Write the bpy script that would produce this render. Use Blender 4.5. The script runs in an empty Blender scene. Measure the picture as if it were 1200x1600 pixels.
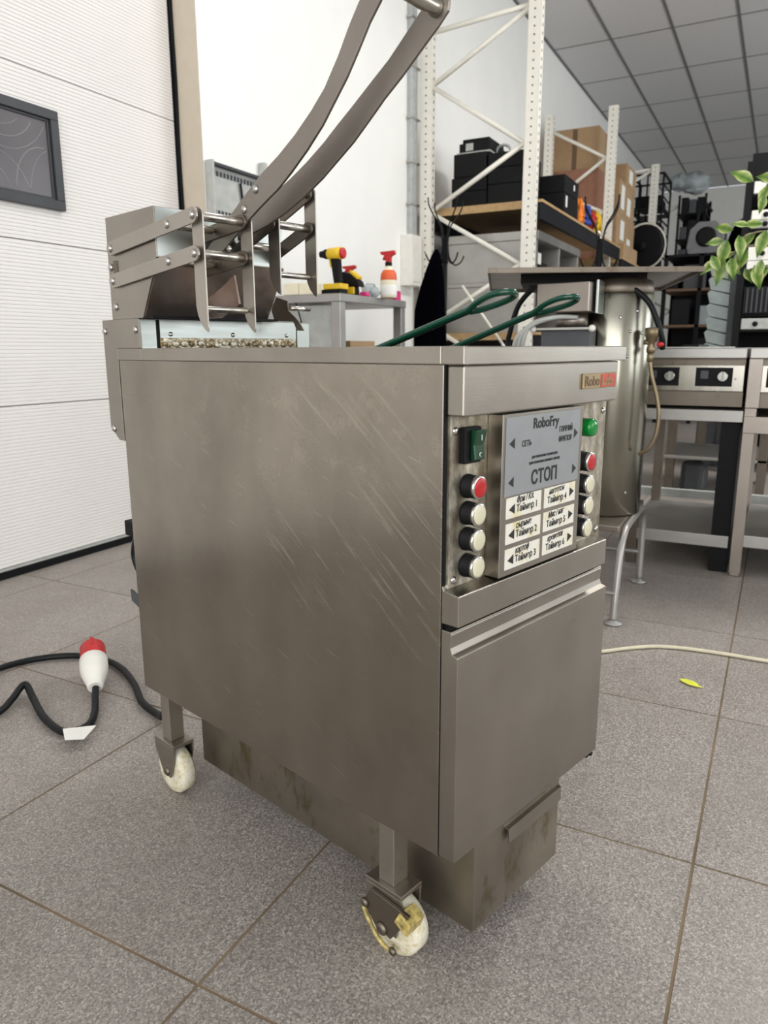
import bpy, bmesh, math, random
from mathutils import Vector, Matrix
random.seed(7)
PI = math.pi
sc = bpy.context.scene
COL = sc.collection

# ------------------------------------------------------------------ camera
CAM_H = 0.8871752
f_px, pitch, roll, yaw = 1155.255, 0.2170344, -0.0040892, 0.4862987
F = Vector((math.cos(yaw)*math.cos(pitch), math.sin(yaw)*math.cos(pitch), -math.sin(pitch)))
Rv = Vector((math.sin(yaw), -math.cos(yaw), 0)); Uv = Rv.cross(F)
R2 = Rv*math.cos(roll) + Uv*math.sin(roll); U2 = -Rv*math.sin(roll) + Uv*math.cos(roll)
cd = bpy.data.cameras.new('camera'); cam = bpy.data.objects.new('camera', cd); COL.objects.link(cam)
cd.sensor_fit = 'VERTICAL'; cd.sensor_height = 36; cd.sensor_width = 27; cd.lens = f_px/1600*36
cd.clip_start = 0.02; cd.clip_end = 60
cd.dof.use_dof = True; cd.dof.focus_distance = 1.25; cd.dof.aperture_fstop = 7.0
m = Matrix.Identity(4)
for i in range(3):
    m[i][0] = R2[i]; m[i][1] = U2[i]; m[i][2] = -F[i]
m[0][3], m[1][3], m[2][3] = 0, 0, CAM_H
cam.matrix_world = m
sc.camera = cam

# ------------------------------------------------------------------ world, lights, exposure
w = bpy.data.worlds.new('daylight'); sc.world = w; w.use_nodes = True
bg = w.node_tree.nodes['Background']; bg.inputs[0].default_value = (0.86, 0.93, 1.0, 1); bg.inputs[1].default_value = 1.5
def area(name, loc, target, sx, sy, power, color=(1, 1, 1)):
    l = bpy.data.lights.new(name, 'AREA'); l.shape = 'RECTANGLE'; l.size = sx; l.size_y = sy
    l.energy = power; l.color = color
    o = bpy.data.objects.new(name, l); COL.objects.link(o); o.location = loc
    o.rotation_euler = (Vector(target)-Vector(loc)).to_track_quat('-Z', 'Y').to_euler()
    return o
# daylight through the glazed shop front behind the photographer, and added daylight from the unseen right hand side
area('shopfront_daylight', (-3.35, -1.2, 1.9), (3, -1.0, 1.6), 5.4, 2.9, 235, (1.0, 0.985, 0.965))
area('right_side_daylight', (2.2, -4.85, 1.9), (2.2, 0, 1.5), 3.6, 1.8, 80, (0.97, 0.985, 1.0))
area('right_side_daylight', (8.4, -4.85, 1.9), (8.4, 0, 1.9), 4.6, 1.8, 150, (0.93, 0.97, 1.0))  # added to fill the deep hall, no window known there
# overhead panels: two added fills and a lamp inferred from the floor shadow
area('ceiling_area_light', (2.4, 0.9, 3.9), (2.4, 1.6, 0), 1.2, 0.6, 30, (1.0, 0.97, 0.92))  # added fill for the near wall
area('ceiling_area_light', (4.9, -0.95, 3.9), (4.9, -0.95, 0), 1.2, 0.6, 120, (1.0, 0.975, 0.94))
area('ceiling_area_light', (8.0, -1.6, 3.9), (8.0, -1.6, 0), 1.2, 0.6, 20, (1.0, 0.98, 0.95))  # added fill over the far hall
sc.view_settings.view_transform = 'Standard'; sc.view_settings.look = 'None'
sc.view_settings.exposure = -0.22; sc.view_settings.gamma = 1.0; sc.view_settings.use_curve_mapping = False
sc.cycles.use_denoising = True
sc.cycles.max_bounces = 8; sc.cycles.diffuse_bounces = 5; sc.cycles.glossy_bounces = 4
sc.cycles.caustics_reflective = False; sc.cycles.caustics_refractive = False

# ------------------------------------------------------------------ materials
def srgb(r, g, b):
    f = lambda c: (c/255)/12.92 if c/255 <= 0.04045 else ((c/255+0.055)/1.055)**2.4
    return (f(r), f(g), f(b), 1)
class NT:
    def __init__(s, name):
        s.m = bpy.data.materials.new(name); s.m.use_nodes = True; s.t = s.m.node_tree
        s.b = s.t.nodes['Principled BSDF']
    def n(s, ty, **kw):
        x = s.t.nodes.new(ty)
        for k, v in kw.items():
            if k in x.inputs: x.inputs[k].default_value = v
            else: setattr(x, k, v)
        return x
    def l(s, a, b): s.t.links.new(a, b)
    def coord(s, scale=(1, 1, 1), rot=(0, 0, 0), loc=(0, 0, 0)):
        tc = s.n('ShaderNodeTexCoord'); mp = s.n('ShaderNodeMapping')
        mp.inputs['Scale'].default_value = scale; mp.inputs['Rotation'].default_value = rot; mp.inputs['Location'].default_value = loc
        s.l(tc.outputs['Object'], mp.inputs['Vector']); return mp.outputs[0]
    def noise(s, vec, scale, detail=3, rough=.5):
        x = s.n('ShaderNodeTexNoise'); x.inputs['Scale'].default_value = scale; x.inputs['Detail'].default_value = detail
        x.inputs['Roughness'].default_value = rough; s.l(vec, x.inputs['Vector']); return x.outputs['Fac']
    def ramp(s, fac, stops):
        r = s.n('ShaderNodeValToRGB'); e = r.color_ramp.elements
        while len(e) < len(stops): e.new(0.5)
        for el, (p, c) in zip(e, stops): el.position = p; el.color = c if len(c) == 4 else (*c, 1)
        s.l(fac, r.inputs[0]); return r.outputs[0]
    def mix(s, fac, a, b, blend='MIX'):
        x = s.n('ShaderNodeMix', data_type='RGBA', blend_type=blend)
        for sock, v in ((x.inputs[0], fac), (x.inputs[6], a), (x.inputs[7], b)):
            if hasattr(v, 'links'): s.l(v, sock)
            else: sock.default_value = v
        return x.outputs[2]
    def math(s, op, a, b=0.0, clamp=False):
        x = s.n('ShaderNodeMath', operation=op); x.use_clamp = clamp
        for sock, v in ((x.inputs[0], a), (x.inputs[1], b)):
            if hasattr(v, 'links'): s.l(v, sock)
            else: sock.default_value = v
        return x.outputs[0]
    def bump(s, h, strength=.1, dist=.001):
        x = s.n('ShaderNodeBump'); x.inputs['Strength'].default_value = strength; x.inputs['Distance'].default_value = dist
        s.l(h, x.inputs['Height']); s.l(x.outputs[0], s.b.inputs['Normal'])
    def set(s, col=None, rough=None, metal=None, **kw):
        for k, v in (('Base Color', col), ('Roughness', rough), ('Metallic', metal), *kw.items()):
            if v is None: continue
            if hasattr(v, 'links'): s.l(v, s.b.inputs[k])
            else: s.b.inputs[k].default_value = v
        return s.m
def plain(name, col, rough=.5, metal=0.0, var=.12, scale=18, **kw):
    """one colour broken up by faint procedural noise"""
    t = NT(name); v = t.coord(); f = t.noise(v, scale, 4)
    c = srgb(*col); d = tuple(x*(1-var) for x in c[:3])+(1,); u = tuple(min(1, x*(1+var)) for x in c[:3])+(1,)
    t.set(t.ramp(f, [(.3, d), (.7, u)]), rough, metal, **kw)
    return t.m
def steel(name, col=(176, 170, 160), rough=.34, grain=(4, 4, 220), blotch=.10, dirt=None, bumps=.12):
    t = NT(name); g = t.noise(t.coord(grain), 3, 3); b = t.noise(t.coord((3, 3, 3)), 2.2, 4)
    c = srgb(*col); lo = tuple(x*(1-blotch) for x in c[:3])+(1,); hi = tuple(min(1, x*(1+blotch)) for x in c[:3])+(1,)
    base = t.ramp(b, [(.3, lo), (.7, hi)])
    if dirt:
        k = t.noise(t.coord((6, 6, 3)), 3, 6, .7); base = t.mix(t.ramp(k, [(.56, (0, 0, 0)), (.72, (1, 1, 1))]), base, srgb(*dirt))
    r = t.math('ADD', t.math('MULTIPLY', g, .16), rough-.08)
    r = t.math('ADD', r, t.math('MULTIPLY', b, .12))
    t.set(base, r, 1.0); t.bump(g, bumps, .0006); return t.m

M = {}
M['steel'] = steel('brushed_steel', (158, 152, 143), .30)
M['steel_front'] = steel('brushed_steel_front', (160, 154, 145), .26, (4, 4, 260))
M['steel_dark'] = steel('dull_steel', (118, 110, 100), .42, dirt=(92, 78, 58))
M['steel_tank'] = steel('stained_steel', (150, 142, 130), .36, (220, 220, 3), .22, dirt=(112, 100, 70))
M['steel_clean'] = steel('pale_steel', (164, 169, 165), .28, (4, 4, 60))
M['steel_arm'] = steel('satin_steel_bar', (144, 137, 130), .38, (30, 30, 30), .08)
M['rod'] = plain('polished_rod', (206, 202, 194), .26, 1.0, .03)
M['steel_link'] = steel('satin_steel_link', (172, 166, 157), .36, (30, 30, 30), .08)
M['drum'] = steel('drum_steel', (146, 144, 132), .17, (12, 12, .5), .12, bumps=.02)
M['polished'] = steel('polished_steel', (176, 172, 162), .20, (14, 14, .4), .05, bumps=.03)
M['chrome'] = plain('chrome', (188, 186, 182), .2, 1.0, .03)
M['steel_table'] = steel('table_steel', (170, 168, 164), .40)
M['steel_brown'] = steel('counter_steel', (150, 142, 134), .36)
# side panel: smears and fan-shaped scratches left in the oily film
t = NT('smeared_side_steel')
g = t.noise(t.coord((3, 3, 240)), 3, 3); b = t.noise(t.coord((2.2, 2.2, 1.6)), 2.4, 5, .6)
base = t.ramp(b, [(.3, srgb(144, 137, 127)), (.7, srgb(168, 161, 150))])
tc = t.n('ShaderNodeTexCoord')
def rotscale(ang, sc3):
    a_ = t.n('ShaderNodeMapping'); a_.inputs['Rotation'].default_value = (math.radians(ang), 0, 0); t.l(tc.outputs['Object'], a_.inputs['Vector'])
    b_ = t.n('ShaderNodeMapping'); b_.inputs['Scale'].default_value = sc3; t.l(a_.outputs[0], b_.inputs['Vector']); return b_
mpw = rotscale(-40, (1, 5, 115))
st = t.noise(mpw.outputs[0], 1.0, 4, .65)
stm = t.ramp(st, [(.55, (0, 0, 0)), (.63, (1, 1, 1))])
def blob(cy, cz, ry, rz):
    mp = t.n('ShaderNodeMapping'); mp.inputs['Location'].default_value = (0, -cy/ry, -cz/rz); mp.inputs['Scale'].default_value = (0, 1/ry, 1/rz)
    t.l(tc.outputs['Object'], mp.inputs['Vector']); gr = t.n('ShaderNodeTexGradient', gradient_type='SPHERICAL')
    t.l(mp.outputs[0], gr.inputs[0]); return t.math('MULTIPLY', gr.outputs['Fac'], 1.8, True)
msk = t.math('ADD', blob(.10, .64, .14, .17), t.math('ADD', blob(.27, .60, .12, .10), blob(.20, .81, .17, .06)), True)
fine = t.math('MULTIPLY', stm, msk)
cl = t.noise(t.coord((9, 9, 9)), 2.0, 6, .7)
clm = t.math('MULTIPLY', t.ramp(cl, [(.52, (0, 0, 0)), (.66, (1, 1, 1))]), blob(.22, .78, .42, .13))
sm = t.math('MAXIMUM', t.math('MULTIPLY', fine, .75), t.math('MULTIPLY', clm, .55))
base = t.mix(t.math('MULTIPLY', sm, .42), base, srgb(196, 188, 174))
# a few short bright scratches
mps = rotscale(-20, (1, 9, 200)); s2 = t.noise(mps.outputs[0], 1.3, 2, .5)
s2m = t.ramp(s2, [(.70, (0, 0, 0)), (.74, (1, 1, 1))])
base = t.mix(t.math('MULTIPLY', s2m, .35), base, srgb(225, 220, 210))
rr = t.math('ADD', t.math('MULTIPLY', g, .10), t.math('ADD', .20, t.math('MULTIPLY', sm, .16)))
t.set(base, rr, 1.0); t.bump(g, .08, .0005); M['side_steel'] = t.m

M['white_wall'] = plain('white_wall_paint', (243, 243, 239), .75, 0, .015, 5)
M['cream'] = plain('cream_jamb', (196, 185, 168), .6, 0, .03)
M['door_white'] = plain('door_white_lacquer', (229, 226, 223), .45, 0, .015, 4)
M['rubber'] = plain('black_rubber', (14, 14, 16), .8, **{'Specular IOR Level': .22})
M['black'] = plain('matt_black', (9, 9, 11), .6, **{'Specular IOR Level': .22})
M['black_soft'] = plain('black_cloth', (5, 5, 9), 1.0, **{'Specular IOR Level': 0.0})
M['dark_frame'] = plain('anthracite_plastic', (52, 54, 58), .5)
M['grey_metal'] = plain('grey_paint', (176, 178, 174), .5)
M['grey_dark'] = plain('dark_grey', (66, 68, 72), .5)
M['rack_white'] = plain('rack_white_paint', (232, 229, 218), .5, 0, .04)
M['rack_black'] = plain('rack_black_beam', (20, 21, 26), .55, **{'Specular IOR Level': .22})
M['cardboard'] = plain('cardboard', (166, 138, 104), .85, 0, .08, 8)
M['cardboard_red'] = plain('brown_red_cardboard', (146, 104, 84), .85, 0, .12, 14)
M['card_dark'] = plain('cardboard_tape', (104, 82, 62), .7)
M['paper'] = plain('white_paper', (232, 232, 226), .8, 0, .03)
M['wood'] = plain('shelf_chipboard', (176, 146, 104), .8, 0, .15, 30)
M['red'] = plain('red_plastic', (188, 34, 36), .45)
M['red_cap'] = plain('red_cap', (176, 20, 24), .3, 0, .05)
M['green_cap'] = plain('green_lamp_cap', (6, 124, 48), .15, 0, .05, 18)
M['green_dark'] = plain('dark_green_rocker', (8, 56, 32), .2)
M['green_coat'] = plain('green_dipped_handle', (10, 62, 46), .18, 0, .05)
M['ivory'] = plain('ivory_cap', (206, 201, 174), .35, 0, .05)
M['cream_wheel'] = None
M['yellow'] = plain('yellow_plastic', (222, 184, 34), .4)
M['yellow_dirty'] = plain('greasy_yellow_paint', (172, 154, 92), .45, 0, .55, 120)
M['foam'] = plain('beige_foam', (232, 224, 198), .9, 0, .04)
M['pink'] = plain('pink_card', (206, 36, 116), .5)
M['blue'] = plain('blue_plastic', (38, 66, 168), .5)
M['orange'] = plain('orange_strap', (232, 134, 36), .6)
M['label_orange'] = plain('orange_label', (216, 92, 44), .5)
M['gold'] = plain('gold_frame', (150, 132, 98), .4, .8, .15)
M['badge_red'] = plain('badge_red', (186, 58, 38), .4, .2)
M['brass'] = plain('brass_valve', (138, 124, 98), .45, .8, .2)
M['ink'] = plain('black_print', (22, 22, 24), .6)
M['ink_white'] = plain('white_print', (225, 235, 225), .5)
M['cord_black'] = plain('black_cable', (20, 22, 24), .45, **{'Specular IOR Level': .22})
M['cord_white'] = plain('cream_wire', (214, 206, 180), .5)
M['leaf_yellow'] = plain('yellow_fallen_leaf', (222, 226, 72), .6)
M['plastic_white'] = plain('white_plastic', (230, 228, 220), .4, 0, .04)
M['clear_bag'] = plain('clear_plastic_bag', (190, 200, 202), .25, 0, .1, 30, Alpha=.55)
M['tray_green'] = plain('pale_tray_plastic', (168, 180, 178), .5)
M['fan_grey'] = plain('fan_casing_grey', (112, 114, 116), .5)
M['terracotta'] = plain('grey_plant_pot', (120, 116, 110), .7)
M['oil'] = plain('used_frying_oil', (60, 40, 18), .08, 0, .1)
M['stem'] = plain('plant_stem', (120, 116, 84), .7)
M['cable_duct'] = plain('galvanised_duct', (176, 180, 180), .4, .3)
# aluminium sign plate
M['sign_plate'] = plain('printed_grey_plate', (140, 142, 144), .42, .15, .04, 40)
t = NT('yellowed_label'); v = t.coord(); f = t.noise(v, 38, 4, .6)
t.set(t.ramp(f, [(.50, srgb(224, 221, 210)), (.70, srgb(214, 202, 150))]), .45, 0); M['label'] = t.m
t = NT('control_recess_steel'); f = t.noise(t.coord((6, 6, 2.5)), 9, 6, .7); g = t.noise(t.coord((4, 4, 220)), 3, 3)
t.set(t.ramp(f, [(.40, srgb(132, 122, 104)), (.58, srgb(176, 170, 156)), (.66, srgb(214, 208, 190))]), t.math('ADD', .34, t.math('MULTIPLY', f, .25)), .85)
t.bump(g, .1, .0005); M['recess'] = t.m
t = NT('stained_cream_wheel'); f = t.noise(t.coord((1, 1, 1)), 70, 6, .8)
t.set(t.ramp(f, [(.46, srgb(226, 221, 204)), (.60, srgb(206, 194, 150)), (.70, srgb(112, 98, 70))]), .4, 0); M['cream_wheel'] = t.m
t = NT('grease_crust'); f = t.noise(t.coord(), 95, 3, .6)
t.set(t.ramp(f, [(.38, srgb(104, 84, 52)), (.50, srgb(176, 160, 122)), (.60, srgb(226, 220, 204))]), .25, .1); t.bump(f, .6, .002); M['grease'] = t.m
t = NT('brown_reflection_steel'); f = t.noise(t.coord((3, 3, 5)), 4, 5, .6)  # brownish reflection painted into the steel colour
t.set(t.ramp(f, [(.44, srgb(208, 194, 186)), (.64, srgb(176, 158, 148)), (.78, srgb(104, 82, 62))]), .26, .95); M['brown_reflection'] = t.m
# floor tiles: speckled grey porcelain
t = NT('speckled_floor_tile')
oi = t.n('ShaderNodeObjectInfo'); v = t.coord()
vo = t.n('ShaderNodeTexVoronoi', Scale=380.0); t.l(v, vo.inputs['Vector']); sx_ = t.n('ShaderNodeSeparateColor'); t.l(vo.outputs['Color'], sx_.inputs[0]); sp = sx_.outputs[0]; big = t.noise(v, 2.6, 5, .65)
tv = t.ramp(oi.outputs['Random'], [(0, (.97, .97, .97)), (1, (1.03, 1.03, 1.03))])
c1 = t.ramp(sp, [(.0, srgb(118, 112, 106)), (.45, srgb(147, 140, 134)), (.8, srgb(162, 155, 148)), (1.0, srgb(188, 181, 174))])
c2 = t.ramp(big, [(.3, (.84, .82, .80)), (.62, (1, 1, 1))])
c = t.mix(1.0, c1, c2, 'MULTIPLY'); c = t.mix(1.0, c, tv, 'MULTIPLY')
t.set(c, t.math('ADD', .36, t.math('MULTIPLY', sp, .25)), 0); M['tile'] = t.m
M['grout'] = plain('floor_grout', (122, 106, 84), .9, 0, .3, 5)
t = NT('ceiling_tile'); v = t.coord(); oi = t.n('ShaderNodeObjectInfo'); f = t.noise(v, 160, 3)
c = t.ramp(f, [(.35, srgb(206, 206, 208)), (.65, srgb(218, 218, 220))])
c = t.mix(1.0, c, t.ramp(oi.outputs['Random'], [(0, (.96, .96, .96)), (1, (1.02, 1.02, 1.02))]), 'MULTIPLY')
t.set(c, .9, 0); M['ceil_tile'] = t.m
M['ceil_grid'] = plain('ceiling_grid_metal', (112, 113, 115), .6)
# dark acrylic window
t = NT('scratched_acrylic'); f = t.noise(t.coord((1, 1, 1)), 3, 4)
t.set(t.ramp(f, [(.3, srgb(82, 80, 84)), (.7, srgb(104, 101, 104))]), .25, 0); M['acrylic'] = t.m
M['scratch'] = plain('scratch_line', (172, 168, 170), .6)
# variegated leaf: green heart, pale cream margin
t = NT('variegated_leaf'); v = t.coord((1, 1, 1)); f = t.noise(v, 22, 3, .6)
tc = t.n('ShaderNodeTexCoord'); sp_ = t.n('ShaderNodeSeparateXYZ'); t.l(tc.outputs['Object'], sp_.inputs[0])
ab = t.math('ABSOLUTE', sp_.outputs[1]); e = t.math('ADD', t.math('MULTIPLY', ab, 26), t.math('MULTIPLY', f, 1.0))
t.set(t.ramp(e, [(.42, srgb(58, 92, 28)), (.62, srgb(92, 126, 42)), (.90, srgb(142, 164, 78)), (1.0, srgb(186, 194, 134))]), .42, 0)
t.b.inputs['Transmission Weight'].default_value = 0.0; M['leaf'] = t.m

# ------------------------------------------------------------------ geometry helpers
class MB:
    def __init__(s): s.b = bmesh.new()
    def box(s, x0, x1, y0, y1, z0, z1, rot=None, about=None):
        vs = [s.b.verts.new((x, y, z)) for x in (x0, x1) for y in (y0, y1) for z in (z0, z1)]
        for f in ((0, 1, 3, 2), (4, 6, 7, 5), (0, 4, 5, 1), (2, 3, 7, 6), (0, 2, 6, 4), (1, 5, 7, 3)):
            s.b.faces.new([vs[i] for i in f])
        if rot:
            c = Vector(about or ((x0+x1)/2, (y0+y1)/2, (z0+z1)/2))
            bmesh.ops.rotate(s.b, verts=vs, cent=c, matrix=rot)
        return s
    def prism(s, poly, axis, a, b):
        """poly: 2-D outline in the two other axes (in x,y,z order), extruded from a to b along axis"""
        def P(p, t):
            if axis == 'x': return (t, p[0], p[1])
            if axis == 'y': return (p[0], t, p[1])
            return (p[0], p[1], t)
        A = [s.b.verts.new(P(p, a)) for p in poly]; B = [s.b.verts.new(P(p, b)) for p in poly]
        n = len(poly)
        s.b.faces.new(A[::-1]); s.b.faces.new(B)
        for i in range(n): s.b.faces.new([A[i], A[(i+1) % n], B[(i+1) % n], B[i]])
        return s
    def cone(s, p0, p1, r0, r1, n=16, cap=True):
        p0, p1 = Vector(p0), Vector(p1); d = (p1-p0).normalized()
        u = d.orthogonal().normalized(); v = d.cross(u)
        A = []; B = []
        for i in range(n):
            a = 2*PI*i/n; q = u*math.cos(a)+v*math.sin(a)
            A.append(s.b.verts.new(p0+q*r0)); B.append(s.b.verts.new(p1+q*r1))
        for i in range(n): 
            f = s.b.faces.new([A[i], A[(i+1) % n], B[(i+1) % n], B[i]]); f.smooth = n > 8
        if cap: s.b.faces.new(A[::-1]); s.b.faces.new(B)
        return s
    def cyl(s, p0, p1, r, n=16): return s.cone(p0, p1, r, r, n)
    def lathe(s, c, axis, prof, n=20):
        """prof: (distance along axis, radius)"""
        c = Vector(c); d = Vector(axis).normalized(); u = d.orthogonal().normalized(); v = d.cross(u); rings = []
        for t_, r in prof:
            rings.append([s.b.verts.new(c+d*t_+(u*math.cos(2*PI*i/n)+v*math.sin(2*PI*i/n))*max(r, 1e-5)) for i in range(n)])
        for A, B in zip(rings, rings[1:]):
            for i in range(n):
                f = s.b.faces.new([A[i], A[(i+1) % n], B[(i+1) % n], B[i]]); f.smooth = True
        s.b.faces.new(rings[0][::-1]); s.b.faces.new(rings[-1]); return s
    def tube(s, pts, r, n=8, sub=6, closed=False):
        P = [Vector(p) for p in pts]
        if sub > 1 and len(P) > 2:
            Q = []; N = len(P)
            for i in range(N if closed else N-1):
                g = (lambda k: P[k % N]) if closed else (lambda k: P[min(max(k, 0), N-1)])
                a, b_, c, d = g(i-1), g(i), g(i+1), g(i+2)
                for j in range(sub):
                    t_ = j/sub
                    Q.append(.5*((2*b_)+(-a+c)*t_+(2*a-5*b_+4*c-d)*t_*t_+(-a+3*b_-3*c+d)*t_**3))
            if not closed: Q.append(P[-1])
            P = Q
        rings = []; up = None
        for i, p in enumerate(P):
            d = (P[min(i+1, len(P)-1)]-P[max(i-1, 0)]).normalized()
            u = d.orthogonal().normalized() if up is None else (up-d*up.dot(d)).normalized()
            up = u; v = d.cross(u)
            rings.append([s.b.verts.new(p+(u*math.cos(2*PI*k/n)+v*math.sin(2*PI*k/n))*r) for k in range(n)])
        for A, B in zip(rings, rings[1:]):
            for k in range(n):
                f = s.b.faces.new([A[k], A[(k+1) % n], B[(k+1) % n], B[k]]); f.smooth = True
        s.b.faces.new(rings[0][::-1]); s.b.faces.new(rings[-1]); return s
    def ball(s, c, r, sc_=(1, 1, 1), n=12):
        res = bmesh.ops.create_uvsphere(s.b, u_segments=n, v_segments=max(6, n//2), radius=r)
        for v in res['verts']: v.co = Vector((v.co.x*sc_[0], v.co.y*sc_[1], v.co.z*sc_[2]))+Vector(c)
        for f in {f for v in res['verts'] for f in v.link_faces}: f.smooth = True
        return s
    def build(s, name, mat, parent=None, bev=0, label=None, kind=None, tagd=None, seg=2):
        """coordinates are in the frame of the thing (world frame unless the thing was made with local=True)"""
        bmesh.ops.recalc_face_normals(s.b, faces=s.b.faces)
        root = parent
        while root is not None and root.parent is not None: root = root.parent
        off = Vector((0, 0, 0))
        if root is not None and not root.get('_local') and root.get('_off') is not None: off = Vector(root['_off'])
        me = bpy.data.meshes.new(name)
        if parent is None and tagd is not None:
            bb = [v.co for v in s.b.verts]
            off = Vector(((min(c.x for c in bb)+max(c.x for c in bb))/2, (min(c.y for c in bb)+max(c.y for c in bb))/2, min(c.z for c in bb)))
        if off.length > 0: bmesh.ops.translate(s.b, verts=s.b.verts, vec=-off)
        s.b.to_mesh(me); s.b.free(); me.materials.append(mat)
        o = bpy.data.objects.new(name, me); COL.objects.link(o)
        if parent is not None: o.parent = parent
        elif off.length > 0:
            o.location = off; o['_off'] = tuple(off)
        if bev:
            md = o.modifiers.new('bevel', 'BEVEL'); md.width = bev; md.segments = seg; md.limit_method = 'ANGLE'; md.angle_limit = math.radians(40)
        if label: o['label'] = label
        if kind: o['kind'] = kind
        if tagd: tag(o, *tagd)
        return o
def tag(o, label, cat, group=None):
    o['label'] = label; o['category'] = cat
    if group: o['group'] = group
def thing(name, label, cat, loc=(0, 0, 0), rotz=0, group=None, local=False):
    o = bpy.data.objects.new(name, None); COL.objects.link(o); o.empty_display_size = .1
    o.location = loc; o.rotation_euler = (0, 0, rotz); tag(o, label, cat, group)
    if local: o['_local'] = 1
    else: o['_off'] = tuple(loc)
    return o
def struct(name, mb, mat, parent=None, **kw):
    o = mb.build(name, mat, parent, **kw)
    if parent is None: o['kind'] = 'structure'
    return o
def copy_tree(o, parent=None):
    c = o.copy(); COL.objects.link(c)
    if parent is not None: c.parent = parent
    for ch in [x for x in bpy.data.objects if x.parent == o]: copy_tree(ch, c)
    return c
def place(ob, me, parent, loc, rot=None, name=None):
    o = bpy.data.objects.new(name or me.name, me); COL.objects.link(o); o.parent = parent; o.location = loc
    if rot is not None: o.rotation_euler = rot
    return o
def mesh_of(mb, name, mat):
    bmesh.ops.recalc_face_normals(mb.b, faces=mb.b.faces)
    me = bpy.data.meshes.new(name); mb.b.to_mesh(me); mb.b.free(); me.materials.append(mat); return me
def text(name, body, size, mat, parent, loc, sx=1.0, shear=0, align='LEFT', rot=(PI/2, 0, 0), ext=.0002, tilt=0, wt=.012):
    cu = bpy.data.curves.new(name, 'FONT'); cu.body = body; cu.size = size; cu.extrude = ext; cu.shear = shear; cu.align_x = align; cu.offset = size*wt
    o = bpy.data.objects.new(name, cu); COL.objects.link(o)
    dg = bpy.context.evaluated_depsgraph_get(); me = bpy.data.meshes.new_from_object(o.evaluated_get(dg))
    bpy.data.objects.remove(o); me.name = name
    R = Matrix.Translation(loc) @ Matrix.Rotation(rot[2], 4, 'Z') @ Matrix.Rotation(rot[0], 4, 'X') @ Matrix.Rotation(tilt, 4, 'Z') @ Matrix.Diagonal((sx, 1, 1, 1))
    me.transform(R); me.materials.clear(); me.materials.append(mat)
    n = bpy.data.objects.new(name, me); COL.objects.link(n); n.parent = parent
    return n

# ------------------------------------------------------------------ the room
WY = 2.5          # face of the left hand wall
CZ = 4.0          # ceiling
fl = struct('floor', MB().box(-3.5, 17.1, -5.0, 2.9, -.08, -.0014), M['grout'])
TX, TY, TS = .6595, .6528, .6
tm = MB().box(-.2974, .2974, -.2974, .2974, -.010, 0); tile_me = mesh_of(tm, 'tile', M['tile'])
ntile = 0
for i in range(-5, 16):
    for j in range(-7, 5):
        cx, cy = TX+TS*i+.3, TY+TS*j-.3
        if cx < -1.2: continue
        if cy < -2.8: continue
        if cy > 2.9: continue
        place(None, tile_me, fl, (cx, cy, random.uniform(-.0006, .0)))
# beyond the tiles that can be told apart: one mesh with the rest of the grid
far = MB()
for i in range(-7, 28):
    for j in range(-10, 5):
        cx, cy = TX+TS*i+.3, TY+TS*j-.3
        if i in range(-5, 16) and j in range(-7, 5) and cx >= -1.2 and -2.8 <= cy <= 2.9: continue
        if cx < -3.1 or cx > 16.9 or cy < -4.8 or cy > 2.9: continue
        far.box(cx-.2984, cx+.2984, cy-.2984, cy+.2984, -.010, 0)
o = far.build('tile_field', M['tile'], fl, kind='stuff')

DX = 2.925        # right jamb of the gate
struct('wall_left', MB().box(DX, 17.1, WY, WY+.35, 0, CZ).box(-3.5, DX, WY, WY+.35, 3.26, CZ).box(-3.5, -1.2, WY, WY+.35, 0, 3.26), M['white_wall'])
struct('trim_1', MB().box(DX-.004, DX, WY-.0, 2.645, .0, 3.26), M['cream'])
struct('wall_right', MB().box(-3.5, .3, -5.2, -5.0, 0, CZ).box(4.1, 6.0, -5.2, -5.0, 0, CZ).box(10.8, 17.1, -5.2, -5.0, 0, CZ).box(.3, 4.1, -5.2, -5.0, 0, .95).box(.3, 4.1, -5.2, -5.0, 2.85, CZ).box(6.0, 10.8, -5.2, -5.0, 0, .95).box(6.0, 10.8, -5.2, -5.0, 2.85, CZ), M['white_wall'])
struct('wall_far', MB().box(17.04, 17.2, -5.2, 2.85, 0, CZ), M['white_wall'])
struct('wall_back', MB().box(-3.7, -3.5, -5.2, -4.0, 0, CZ).box(-3.7, -3.5, 1.6, 2.85, 0, CZ).box(-3.7, -3.5, -4.0, 1.6, 0, .35).box(-3.7, -3.5, -4.0, 1.6, 3.45, CZ), M['white_wall'])
wf = MB()
for y in (-4.0, -2.6, -1.2, .2, 1.55): wf.box(-3.62, -3.55, y, y+.05, .35, 3.45)
wf.box(-3.62, -3.55, -4.0, 1.6, .35, .40); wf.box(-3.62, -3.55, -4.0, 1.6, 3.40, 3.45)
struct('window_2', wf, M['dark_frame'])
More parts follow.
